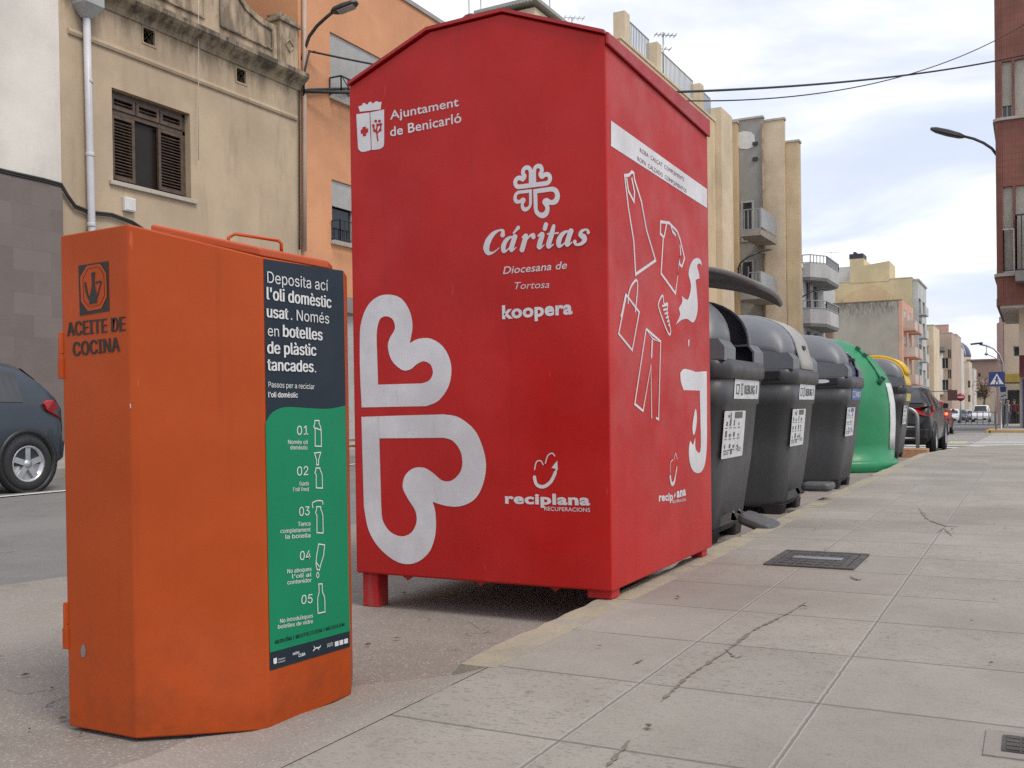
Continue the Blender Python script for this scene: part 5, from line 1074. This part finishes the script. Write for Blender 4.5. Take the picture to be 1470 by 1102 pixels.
a, c = at(1219, 370, Y=130), at(1239, 370, Y=130); zz_ = at(1228, 364, Y=130).z; MB().box(a.x, c.x, 130, 133, m1.z, zz_).box(a.x+.4, c.x-.9, 130.5, 132.5, zz_, zz_+.3).build('roof_box', mat('dark_slate', (.03, .035, .045), .6), t)
a, c = at(1184, 385, Y=134), at(1220, 385, Y=134); MB().box(a.x, c.x, 134, 140, a.z-4, a.z).build('penthouse', mat('white_penthouse', (.55, .56, .57), .7), t)
xs2 = at(1309, 403, Y=130).x; xo2 = at(1325, 403, Y=137).x; g = gz(130); H2 = at(1309, 402, Y=130).z-g
b = MB(); fo = [(.6+i*5, 3.6+i*5, z, z+1.9) for i in (0, 1) for z in (1.4, 4.4, 7.4, 10.3, 13)]; wallgrid(b, V(xo2, 130.6, g), UY, 10.5, H2, fo, .3)
no = [(.4, 1.2, z, z+1.7) for z in (4.4, 7.4, 10.3, 13)]; wallgrid(b, V(xs2+.02, 130.55, g), UX, xo2-xs2-.02, H2, [o for o in no if o[1] < xo2-xs2], .2)
b.build('street_front', LG, t, fix=False); MB().box(xs2+.02, xo2+.15, 130.5, 141, g+H2, g+H2+.2).build('front_roof', STONE, t)
for o in fo: window(t, V(xo2, 130.6, g), UY, o, depth=.28, sill=False)
for o in no:
    if o[1] < xo2-xs2: window(t, V(xs2+.02, 130.55, g), UX, o, depth=.18, sill=False)
for z in (4.1, 7.1, 10.0, 12.8): bl = MB().box(xo2, xo2+.8, 131, 135, g+z, g+z+.15).build('balcony', LG, t); MB().box(xo2+.7, xo2+.78, 131, 135, g+z+.15, g+z+1.0).build('balustrade', LG, bl)
PCH = stucco('peach_gable_plaster', (.56, .42, .25), (.44, .33, .2), .2, sc=.5)
g = gz(124); t = thing('gable_house', 'peach coloured gabled house between the grey party wall and yellow block', 'house', (at(1235, 430, Y=126).x, 126, g)); b = MB()
b.prism([V(at(px, py, Y=124.2).x, 129.1, at(px, py, Y=124.2).z) for px, py in ((1200, 440), (1272, 440), (1272, 418), (1244, 401), (1212, 414), (1200, 420))], (0, .8, 0)); b.build('wall', PCH, t)
t = px_house('white_annex', 'small white rooftop house with one window left of the peach gable', 1168, 1197, 416, 129.05, 1.1, mat('white_render_far', (.55, .54, .53), .8), [(2.4, 3.4, 12.2, 13.6, .5)], sill=False)
ant_px('lone aerial mast above the white penthouse', 1193, 361, 135, at(1193, 386, Y=135).z-.1, els=[(.97, 1.6, 4)], r=.05)
# 9 further left-hand row
PNK = stucco('pinkish_beige', (.42, .33, .26), (.3, .2, .16), .3, sc=.5); BEI = stucco('beige_plaster', (.54, .45, .35), (.34, .26, .19), .3, sc=.5); WHT = stucco('offwhite_plaster', (.54, .51, .46), (.42, .38, .33), .25, sc=.5)
t = px_house('cream_narrow_house', 'narrow pale yellow house right of the yellow block', 1316, 1340, 467, 151, 10, PALE, [(3.2, 4.0, 4, 5.5), (3.2, 4, 7, 8.5)], sill=False)
px_house('rooftop_room', 'pink rooftop room above the narrow pale yellow house', 1324, 1361, 467, 180, 1.8, stucco('rose_plaster', (.5, .3, .25), (.4, .24, .2), .3), [(1, 1.6, 11.2, 12.6), (4.4, 5, 11.2, 12.6)], sill=False)
t = px_house('bay_window_block', 'beige corner block with white bay windows in the distant left row', 1337, 1366, 478, 165, 14, PNK, [(2.2, 2.7, z, z+1.4) for z in (3, 6, 9)], sill=False)
z0, z1 = at(1346, 640, Y=164).z, at(1346, 506, Y=163).z; x0, x1 = at(1338, 540, Y=163.4).x, at(1353, 540, Y=163.4).x; zb_ = at(1346, 566, Y=163).z
b = MB(); ft = [V(x0, 165, 0), V(x0, 163.4, 0), V(x1-.5, 163.4, 0), V(x1, 164, 0), V(x1, 165, 0)]; b.loft([[p+Z*zb_ for p in ft], [p+Z*z1 for p in ft]], sm=False); by = b.build('bay', WHT, t)
for py in (527, 552):
    a, c = at(1340, py-5, Y=163.3), at(1349, py+5, Y=163.3); f_ = MB().box(a.x, c.x, 163.3, 163.39, c.z, a.z).build('window', FRAME, by); MB().box(a.x+.12, c.x-.12, 163.28, 163.295, c.z+.12, a.z-.12).build('pane', GLASS, f_)
a, c = at(1340, 494, Y=163.3), at(1356, 503, Y=163.3); MB().box(a.x, c.x, 163.2, 165, c.z, a.z-.4).build('awning', mat('grey_awning', (.2, .2, .19), .7), t)
px_house('pink_tall_house', 'tall pinkish house with arched dark window in the distant left row', 1360, 1373, 480, 182, 12, PNK, [(.5, 1.1, 4, 8)], sill=False)
px_house('offwhite_tall_house', 'off white narrow house beside the blue church dome', 1369, 1378, 497, 200, 12, WHT, [])
px_house('long_beige_house', 'long beige house front below the blue church dome', 1374, 1391, 519, 232, 12, BEI, [(.7+i*1.3, 1.2+i*1.3, z, z+1.5) for i in range(2) for z in (3, 6)], sill=False)
px_house('pale_end_house', 'pale beige house closing the distant left row by the van', 1386, 1398, 529, 250, 12, WHT, [(.8, 1.4, 3, 4.5), (.8, 1.4, 6, 7.5)], sill=False)
px_house('brown_post_house', 'narrow brown house edge between pink balconies and bay window block', 1329, 1333, 497, 149, 1.5, PNK, [])
# church with blue dome, and the end of the street
ct = thing('church', 'stone church with blue tiled dome closing the street', 'church', (at(1415, 600, Y=300).x, 305, gz(250)))
STN2 = stucco('church_stone', (.27, .19, .15), (.18, .13, .1), .5, sc=.3); STN3 = stucco('church_beige', (.38, .3, .22), (.28, .22, .16), .4, sc=.3)
g = gz(250); a, c = at(1390, 518, Y=300), at(1442, 518, Y=300); MB().box(a.x, c.x, 300, 320, g, a.z).build('nave', STN2, ct); MB().box(a.x-.5, c.x+.5, 299.5, 320.5, a.z, a.z+.4).build('roof', mat('brown_roof', (.18, .13, .11), .8), ct)
a, c = at(1396, 545, Y=296), at(1428, 545, Y=296); MB().box(a.x, c.x, 296, 299.9, g, a.z).build('aisle', STN3, ct)
for px, py, w_, h_ in ((1406, 538, 3, 5), (1407, 566, 8, 8), (1403, 590, 2, 4)): p = at(px, py, Y=295.9); f_ = MB().box(p.x-w_*.11, p.x+w_*.11, 295.8, 296, p.z-h_*.11, p.z+h_*.11).build('window', STN2, ct); MB().box(p.x-w_*.09, p.x+w_*.09, 295.75, 295.8, p.z-h_*.09, p.z+h_*.09).build('pane', GLASS, f_)
dc = at(1371, 513, Y=330); rd = (at(1393, 513, Y=330)-dc).length
b = MB(); b.lathe(dc, [(rd*math.cos(q), rd*1.12*math.sin(q)) for q in [i*math.pi/2/12*.99 for i in range(13)]], 32); dm = b.build('dome', mat('blue_dome_tiles', (.05, .055, .13), .4, var=.2, scale=.6), ct)
b = MB()
for i in range(8):
    a_1 = i*math.pi/4; b.tube([dc+V(rd*1.01*math.cos(q)*math.cos(a_1), rd*1.01*math.cos(q)*math.sin(a_1), rd*1.13*math.sin(q)) for q in [j*math.pi/2/8 for j in range(9)]], .25, 5)
b.build('dome_rib', mat('pale_rib', (.3, .32, .38), .6), dm)
MB().lathe(V(dc.x, dc.y, g), [(rd*1.03, 0), (rd*1.03, dc.z-g), (rd*.5, dc.z-g+.1)], 24).build('drum', STN3, ct)
# ------------------------------------------------------------------ right-hand side across the side street
k = NT('red_brick_strips'); v = k.coord(True); sp = nn(k.t, 'ShaderNodeSeparateXYZ'); k.t.links.new(v, sp.inputs[0])
f = k.math('FRACT', k.math('MULTIPLY', k.math('ADD', sp.outputs[0], sp.outputs[1]), 7)); cx2 = k.rng(f, .0, .14)
fz = k.math('FRACT', k.math('MULTIPLY', sp.outputs[2], 3.6)); cz2 = k.rng(fz, 0, .09)
col = k.mix(k.noise(v, 1.2, 6, .65, .3, .7), (.15, .055, .04), (.21, .078, .058)); col = k.mix(k.math('MULTIPLY', k.math('SUBTRACT', 1, k.math('MINIMUM', cx2, cz2)), .45), col, (.1, .035, .025))
k.base(col, .75); k.bump(k.math('MINIMUM', cx2, cz2), .4, .01); BRICK = k.m
YR = 49.6; XL = at(1430, 240, Y=50.5).x; Zp = lambda y: at(1440, y, Y=YR).z
rt = thing('brick_tower', 'red brick apartment building with rounded corner and white shutters, top right', 'building', (3, 54, gz(50)))
def foot(z, e=0): return [V(9, 60, z), V(XL-e, 60, z), V(XL-e, YR+.26, z)]+[V(XL-e+(.26+e)-(.26+e)*math.cos(q), YR+.26-(.26+e)*math.sin(q), z) for q in [math.pi/2*i/7 for i in range(1, 8)]]+[V(9, YR-e, z)]
def band(nm, z0, z1, m, e=0, par=rt): b = MB(); b.loft([foot(z0, e), foot(z1, e)], sm=False); return b.build(nm, m, par)
LEDGE = mat('concrete_ledge', (.36, .33, .3), .8)
zb0, zb1, zb2, zb3, zb4, zb5 = Zp(436), Zp(396), Zp(268), Zp(172), Zp(88), Zp(-120)
b = MB(); ops = []
xo = XL-.03; Wf = 9-xo
for z0, z1 in ((zb1+.12, zb2), (zb3+.1, zb4)): ops += [(0.0, .42, z0-zb0, z1-zb0), (.5, 1.7, z0-zb0, z1-zb0), (3.4, 5.2, z0-zb0, z1-zb0)]
wallgrid(b, V(xo+.3, YR, zb0), UX, Wf-.3, zb5-zb0, ops, .3)
ft = foot(0)
arcp = ft[1:-1]
b.loft([[p+Z*zb0 for p in arcp]+[V(xo+.31, YR, zb0)], [p+Z*zb5 for p in arcp]+[V(xo+.31, YR, zb5)]], closed=False, cap=False, sm=False)
b.add([p+Z*zb5 for p in ft], [tuple(range(len(ft)))]); b.add([p+Z*zb0 for p in ft], [tuple(range(len(ft)))]); b.add([V(9, YR, zb0), V(9, 60, zb0), V(9, 60, zb5), V(9, YR, zb5)], [(0, 1, 2, 3)]); b.add([V(9, 60, zb0), V(XL, 60, zb0), V(XL, 60, zb5), V(9, 60, zb5)], [(0, 1, 2, 3)])
b.build('wall', BRICK, rt)
band('ledge', zb1-.02, zb1+.12, LEDGE, .1); band('ledge', zb3-.02, zb3+.1, LEDGE, .1); band('soffit', zb0-.18, zb0-.01, mat('pale_soffit', (.5, .46, .42), .8), -.12); band('brick_skirt', zb0-.06, zb0+.25, BRICK, .02)
for i, o in enumerate(ops): window(rt, V(xo+.3, YR, zb0), UX, o, depth=.26, shut=(.78 if i == 3 else .97 if i < 5 else .5), shm=SHUTB, sill=False, mull=1)
za, zb_ = at(1460, 388, Y=48.6).z, at(1460, 308, Y=48.6).z; xb = at(1457, 350, Y=48.6).x
bl = MB().box(xb, xb+4, 48.6, YR-.01, za-.45, za).build('balcony', mat('balcony_grey', (.17, .165, .16), .8), rt)
railing(bl, [(xb+.05, YR-.05, za), (xb+.05, 48.65, za), (xb+4, 48.65, za)], zb_-za, RAILM, .2, .025)
railing(rt, [(XL+.02, YR+.6, zb1+.12), (XL+.3, YR-.04, zb1+.12), (xb-.05, YR-.06, zb1+.12)], (zb_-za)*.8, mat('light_railing', (.5, .48, .45), .5), .22, .02)
xg_ = at(1463, 500, Y=51).x; b = MB().box(xg_, 9, 51, 60, gz(50), zb0-.18); b.build('ground_floor_wall', BEI, rt)
a, c = at(1463, 509, Y=50.4), at(1463, 540, Y=50.4); b = MB(); b.prism([V(a.x, 51, a.z), V(a.x, 50, c.z), V(a.x, 51, c.z)], (5, 0, 0)); b.build('awning', mat('maroon_canvas', (.09, .012, .018), .8), rt)
a, c = at(1468, 545, Y=50.9), at(1474, 616, Y=50.9); MB().box(a.x, a.x+.35, 50.85, 51, gz(50), a.z).build('blue_door_post', mat('blue_post_paint', (.02, .05, .2), .5), rt)
W3 = at(1428, 218, Y=50.3); q = lambda x, y: at(x, y, Y=50.0)
lamp('dark street lamp reaching out left from the red brick building', W3, [q(1432, 224), q(1424, 213), q(1412, 205), q(1398, 199), q(1382, 195)], q(1384, 196), 1.5, .3, (-1, 0, .4), r=.06, th=2.2)
# pink and beige block with a shop below
t = px_house('beige_shop_block', 'pinkish beige corner block with a dark shop front at street level', 1441, 1475, 461, 76, 12, BEI, [(.55, 1.5, at(1452, 512, Y=76).z-gz(76), at(1452, 497, Y=76).z-gz(76))], sill=False, mull=0)
x0, x1 = at(1431, 500, Y=79).x, at(1441, 500, Y=76).x; zt2 = at(1436, 461, Y=77).z; b = MB(); b.loft([[V(x1-.01, 75.99, z), V(x0, 79, z), V(x0, 88, z), V(x1-.01, 88, z)] for z in (gz(76), zt2)], sm=False); b.build('pink_corner_wall', stucco('pink_plaster', (.46, .28, .23), (.33, .2, .17), .3), t)
a, c = at(1442, 461, Y=78), at(1475, 448, Y=78); MB().box(a.x+.5, c.x, 78, 84, a.z, c.z).build('setback_storey', PALE, t); a = at(1434, 461, Y=78); c = at(1443, 454, Y=78); MB().box(a.x, c.x+.3, 78.2, 82, a.z-.2, c.z).build('terrace_screen', PANEL, t)
a, c = at(1441, 551, Y=75.7), at(1475, 559, Y=75.7); fs_ = MB().box(a.x, c.x, 75.5, 76, c.z, a.z).build('fascia', mat('fascia_beige', (.38, .35, .27), .6), t)
a, c = at(1441, 537, Y=75.7), at(1464, 548, Y=75.7); MB().box(a.x, c.x, 75.6, 75.9, c.z, a.z).build('yellow_sign', mat('yellow_sign_paint', (.38, .27, .06), .5), t); a, c = at(1464, 537, Y=75.7), at(1475, 548, Y=75.7); MB().box(a.x, c.x, 75.62, 75.9, c.z, a.z).build('sign_end', mat('orange_sign_paint', (.4, .13, .03), .5), t)
a, c = at(1442, 561, Y=75.9), at(1475, 606, Y=75.9); sh = MB().box(a.x, c.x, 75.95, 75.99, gz(76), a.z).build('shop_front', mat('dark_shop_glass', (.02, .02, .022), .15), t)
for px in (1442, 1452, 1462): p = at(px, 580, Y=75.8); MB().box(p.x-.05, p.x+.05, 75.88, 75.95, gz(76), a.z).build('mullion', DARKM, sh)
# signs and posts at the crossing
def post(b, x, y, z1, r=.03, n=8): b.tube([V(x, y, gz(y)), V(x, y, z1)], r, n)
p = at(1431, 544, Y=46); t = thing('crossing_sign', 'blue square pedestrian crossing sign on a grey post', 'road sign', (p.x, 46, gz(46))); b = MB(); post(b, p.x-.05, 46.04, p.z+.3); b.build('post', STEEL, t)
s_ = .3; pn = MB().box(p.x-s_, p.x+s_, 45.985, 46.0, p.z-s_, p.z+s_).build('panel', mat('sign_blue', (.015, .035, .15), .35), t, bevel=.004)
SW = mat('sign_white', (.62, .63, .65), .4); SP = (V(0, 45.985, 0), V(0, -1, 0)); P2 = lambda x, z: V(p.x+x, 45.985, p.z+z)
d = Decal(SP, .004); d.loops([[P2(-.25, -.21), P2(.25, -.21), P2(0, .23)]]); d.build('triangle', SW, pn)
d = Decal(SP, .008); d.loops([[P2(.045*math.cos(i*.785), .075+.04*math.sin(i*.785)) for i in range(8)]]); Ln = lambda pts, w_: d.line([P2(*q) for q in pts], w_, px=False)
Ln([(0, .05), (-.005, -.06)], .06); Ln([(-.005, -.05), (-.07, -.19)], .04); Ln([(0, -.05), (.06, -.12), (.075, -.19)], .04); Ln([(0, .03), (-.075, -.03)], .03); Ln([(0, .03), (.07, -.035)], .03)
for i in range(4): x = -.15+i*.1; d.loops([[P2(x-.03, -.205), P2(x+.02, -.205), P2(x+.02, -.19), P2(x-.03, -.19)]])
d.build('walking_figure', mat('sign_blue', (.015, .035, .15), .35), pn)
p = at(1440, 561, Y=56); t = thing('parking_sign', 'white and blue sign on a thin post behind the crossing sign', 'road sign', (p.x, 56, gz(56))); b = MB(); post(b, p.x, 56.04, p.z+.3); b.build('post', STEEL, t)
pn = MB().box(p.x-.2, p.x+.2, 55.98, 56, p.z-.4, p.z+.3).build('panel', SW, t, bevel=.004); d = Decal((V(0, 55.98, 0), V(0, -1, 0)), .004); q = lambda x, z: V(p.x+x, 55.98, p.z+z); d.loops([[q(-.13, -.05), q(.13, -.05), q(.13, .22), q(-.13, .22)]]); d.line([q(-.12, -.3), q(.12, -.2)], .05, px=False); d.build('symbol', mat('sign_blue', (.015, .035, .15), .35), pn)
p = at(1379, 570, Y=100); t = thing('no_entry_sign', 'round red no entry sign with white bar far down the street', 'road sign', (p.x, 100, gz(100))); b = MB(); post(b, p.x, 100.06, p.z+.3, .05); b.build('post', STEEL, t)
pn = MB().lathe(V(p.x, 100, p.z), [(.001, -.015), (.36, -.015), (.36, .015), (.001, .015)], 24, 'y').build('panel', mat('sign_red', (.32, .012, .02), .4), t); MB().box(p.x-.25, p.x+.25, 99.97, 99.982, p.z-.06, p.z+.06).build('bar', SW, pn)
p = at(1369, 566, Y=99); t = thing('shop_sign', 'brown square sign projecting from the distant left row', 'sign', (p.x, 99, p.z-.5)); MB().box(p.x-.5, p.x+.3, 99, 99.1, p.z-.55, p.z+.4).build('panel', mat('brown_sign', (.09, .04, .04), .6), t); MB().bar(V(p.x-.5, 99.05, p.z+.3), V(p.x-2.5, 99.05, p.z+.3), .06).build('arm', DARKM, t)
for px, Yd, lab in ((1446, 60, 'first grey steel post right of the crossing sign'), (1437, 50, 'slim grey steel post directly beside the crossing sign'), (1442.5, 66, 'dark slim post before the shop front')):
    x = at(px, 590, Y=Yd).x; b = MB(); b.lathe(V(x, Yd, gz(Yd)), [(.06, 0), (.06, .05), (.045, .06), (.045, 1.25), (.05, 1.27), (.03, 1.32), (.001, 1.33)], 12); tag(b.build('bollard', STEEL if 'grey' in lab else DARKM), lab, 'bollard', 'posts by the crossing')
x = at(1441, 600, Y=70).x; q = lambda x_, y: at(x_, y, Y=70); t = thing('street_lamp', 'tall pole street lamp with long curved arm above the crossing sign', 'street lamp', (x, 70, gz(70)), 'street lamps on walls and poles')
b = MB(); b.tube([V(x, 70, gz(70)), q(1440, 540), q(1439, 520), q(1434, 508), q(1426, 500), q(1416, 496), q(1406, 494)], [.09, .08, .07, .06, .05, .05, .05], 8); b.build('pole', STEEL, t); b = MB(); c = q(1402, 493); b.obox(c, V(.35, 0, .03), V(0, .12, 0), V(-.01, 0, .05)); b.build('head', DARKM, t, bevel=.02); b = MB(); b.tube([q(1416, 496), q(1416, 508)], .025, 6); b.tube([q(1416, 508), q(1428, 513), q(1438, 522)], .03, 6); b.lathe(q(1416, 508), [(.02, -.1), (.12, -.06), (.08, .08), (.02, .1)], 10); b.build('hanging_arm', STEEL, t)
# low railing at the far end and a bare tree
t = thing('street_railing', 'low metal barrier railing in front of the white van', 'railing', (at(1402, 603, Y=80).x, 80, gz(80))); xa, xb = at(1378, 600, Y=80).x, at(1428, 600, Y=80).x; g = gz(80); b = MB()
b.bar(V(xa, 80, g+.9), V(xb, 80, g+.9), .05); b.bar(V(xa, 80, g+.2), V(xb, 80, g+.2), .05); b.build('rail', RAILG, t)
for i in range(7): x = xa+(xb-xa)*i/6; MB().bar(V(x, 80, g), V(x, 80, g+.95), .05).build('post', RAILG, t)
rr = random.Random(11); p = at(1413, 600, Y=170); g = gz(170); t = thing('tree', 'bare brown plane tree against the church at the street end', 'tree', (p.x, 170, g)); base = V(p.x, 170, g); tw = MB(); tr = MB()
ch = at(1413, 545, Y=170).z-g; tr.tube([base, base+Z*ch*.35, base+V(.1, 0, ch*.55)], [.2, .16, .13], 7)
for i in range(26):
    a = rr.uniform(0, 6.28); e_ = base+V(.1, 0, ch*.52)+V(math.cos(a)*rr.uniform(.4, 1.3), math.sin(a)*rr.uniform(.4, 1.3), rr.uniform(.3, 3.2)); m_ = base+V(.1, 0, ch*.5)+(e_-base-V(.1, 0, ch*.5))*.5+V(0, 0, .3); tr.tube([base+V(.1, 0, ch*.5), m_, e_], [.08, .05, .02], 5)
    for j in range(26):
        c = m_.lerp(e_, rr.random())+V(rr.gauss(0, .35), rr.gauss(0, .35), rr.gauss(0, .4)); u_ = V(rr.uniform(-1, 1), rr.uniform(-1, 1), rr.uniform(-.3, 1)).normalized()*.16; w_ = V(rr.uniform(-1, 1), rr.uniform(-1, 1), rr.uniform(-1, 1)).normalized()*.06; tw.add([c-u_, c+w_, c+u_, c-w_], [(0, 1, 2, 3)])
tr.build('trunk', mat('bark', (.1, .075, .06), .9), t); tw.build('crown', mat('dry_twigs', (.13, .085, .065), .9, var=.3), t, fix=False)
# overhead cables crossing the street
a = at(437, 131, X=WX+.1); c = at(1478, 77, Y=YR-.02); m_ = at(1010, 130, Y=30)
def wire(p0, p1, px, py, r, lab):
    best = None
    for i in range(1, 60):                               # sag so that the wire hangs through the seen point
        f = i/60; q = p0.lerp(p1, f); dd = ray(px, py); e = abs((q.x*dd.y-q.y*dd.x)); best = min(best or (9e9, 0), (e, f))
    f = best[1]; q = p0.lerp(p1, f); z = CAM.z+ray(px, py).z*(q.y/ray(px, py).y); sg = (q.z-z)/(4*f*(1-f))
    b = MB(); b.tube(sag(p0, p1, sg, 40), r, 6); tag(b.build('overhead_cable', CABLE), lab, 'cable', 'overhead cables across the street')
wire(a, c, 1010, 130, .035, 'thick black overhead cable, the lower one where it meets the brick building'); wire(at(443, 73, X=WX+.1), at(1480, 29, Y=YR-.02), 1060, 144, .02, 'thin overhead cable rising to the upper right corner'); wire(at(437, 129, X=WX+.08), at(700, 130, X=WX-.1)+V(0, 0, 0), 480, 128, .03, 'short black cable across the orange house facade')
b = MB(); b.tube([at(436, 140, X=WX+.06), at(436, 110, X=WX+.12), at(440, 90, X=WX+.14), at(444, 74, X=WX+.14), at(452, 74, X=WX+.14)], .02, 6); tag(b.build('cable_bend', CABLE), 'curved dark cable end bending over below the wall lamp', 'cable')
# ------------------------------------------------------------------ people by the shop
def person(label, x, y, H, top, legs, skin, hair, face=-1, bend=0):
    g = gz(y)+.1; t = thing('person', label, 'person', (x, y, g), 'people standing by the shop'); k = H/1.7
    J = [('pel', 0, 0, .93, .15), ('chest', 0, .02, 1.28, .165), ('neck', 0, 0, 1.46, .055), ('chin', 0, -.02, 1.54, .075), ('head', 0, 0, 1.62, .1), ('crown', 0, .01, 1.68, .085)]
    E_ = [(0, 1), (1, 2), (2, 3), (3, 4), (4, 5)]
    for s_ in (-1, 1):
        n = len(J); J += [('hip', s_*.09, 0, .86, .095), ('knee', s_*.1, -.03, .48, .062), ('ank', s_*.1, .02, .09, .045), ('toe', s_*.11, -.15, .045, .04)]; E_ += [(0, n), (n, n+1), (n+1, n+2), (n+2, n+3)]
        n = len(J); J += [('sho', s_*.19, .02, 1.4, .065), ('elb', s_*.25, .04, 1.12, .045), ('wri', s_*.24, -.08, .9, .032), ('palm', s_*.24, -.11, .83, .035)]; E_ += [(1, n), (n, n+1), (n+1, n+2), (n+2, n+3)]
        for i_ in range(4): J.append(('f', s_*(.225+i_*.012), -.10-i_*.018, .745+abs(i_-1.4)*.008, .009)); E_.append((n+3, len(J)-1))
        J.append(('th', s_*.2, -.15, .8, .01)); E_.append((n+3, len(J)-1))
    me = bpy.data.meshes.new('body'); me.from_pydata([(a*k, b_*k*-face*-1, c*k) for _, a, b_, c, _ in J], E_, []); o = bpy.data.objects.new('body', me); COL.objects.link(o); place(o, t)
    md = o.modifiers.new('skin', 'SKIN'); sv = me.skin_vertices[0].data
    for v_, j in zip(sv, J): v_.radius = (j[4]*k*(1.15 if j[0] in ('pel', 'chest') else 1), j[4]*k*(.75 if j[0] in ('pel', 'chest') else 1))
    sv[0].use_root = True; o.modifiers.new('sub', 'SUBSURF').levels = 1; o.modifiers['sub'].render_levels = 2
    kk = NT('person_cloth_'+top[0]); v_ = kk.coord(); sp_ = nn(kk.t, 'ShaderNodeSeparateXYZ'); kk.t.links.new(v_, sp_.inputs[0]); ax = kk.math('ABSOLUTE', sp_.outputs[0])
    c_ = kk.mix(kk.math('GREATER_THAN', sp_.outputs[2], .9*k), legs, top[1]); c_ = kk.mix(kk.math('GREATER_THAN', sp_.outputs[2], 1.46*k), c_, skin); hand = kk.math('MULTIPLY', kk.math('GREATER_THAN', ax, .19*k), kk.math('LESS_THAN', sp_.outputs[2], .89*k)); c_ = kk.mix(hand, c_, skin); c_ = kk.mix(kk.math('LESS_THAN', sp_.outputs[2], .1*k), c_, (.02, .02, .02)); kk.base(c_, .8); me.materials.append(kk.m)
    b = MB(); h = V(x, y, g+1.65*k); b.lathe(h+V(0, .02*k, 0), [(.108*k*math.cos(q), .02+.1*k*math.sin(q)) for q in [i*math.pi/2/6*.98-.25 for i in range(7)]], 14); b.build('hair', mat('hair_'+top[0], hair, .6), t)
    for nm, pts, r in (('nose', (0, -.105, 1.6), .014), ('mouth', (0, -.093, 1.555), .016), ('eye', (-.035, -.09, 1.625), .011), ('eye', (.035, -.09, 1.625), .011), ('ear', (-.1, 0, 1.61), .022), ('ear', (.1, 0, 1.61), .022)):
        c = V(x+pts[0]*k, y+pts[1]*k*face*-1, g+pts[2]*k); b = MB(); b.lathe(c, [(r*math.cos(q), r*math.sin(q)) for q in [-1.5, -.8, 0, .8, 1.5]], 8); b.build(nm, mat('skin_'+nm, skin if nm in ('nose', 'ear') else (.25, .08, .07) if nm == 'mouth' else (.03, .02, .02), .6), t)
p = at(1456, 606, Y=71); person('person in dark red jacket and black trousers standing before the shop', p.x, 71, 1.52, ('red', (.1, .025, .035)), (.02, .02, .024), (.4, .24, .17), (.03, .02, .016))
p = at(1447, 604, Y=73); person('person in grey coat standing left of the one in dark red', p.x, 73, 1.5, ('grey', (.28, .29, .31)), (.1, .1, .12), (.42, .27, .2), (.2, .17, .14))
p = at(1467, 604, Y=72.5); person('person in black clothes at the right edge by the blue post', p.x, 72.5, 1.5, ('black', (.025, .026, .03)), (.02, .02, .03), (.4, .25, .18), (.02, .016, .012))

# small dry leaves and grit in the gutter and on the slabs
rl = random.Random(21); b = MB()
for i in range(170):
    if i < 120: x, y = rl.uniform(-2.9, -1.36), rl.uniform(1.0, 6.5); z = .012
    else: x, y = rl.uniform(-1.15, .9), rl.uniform(1.6, 8); z = .108
    a = rl.uniform(0, 6.28); L = rl.choice((.004, .006, .008, .014)); w_ = L*rl.uniform(.3, .7); u = V(math.cos(a), math.sin(a), rl.uniform(-.2, .2))*L; v_ = V(-math.sin(a), math.cos(a), rl.uniform(-.2, .3))*w_; c = V(x, y, z)
    if x > -1.8 and x < -1.3 and y < 2.6: continue
    b.add([c-u, c+v_+V(0, 0, .003), c+u, c-v_], [(0, 1, 2), (0, 2, 3)])
tag(b.build('litter', mat('dry_leaf', (.1, .07, .045), .9, var=.5, scale=9), fix=False), 'dry leaf bits and grit scattered on the gutter and slabs', 'litter', None, 'stuff')
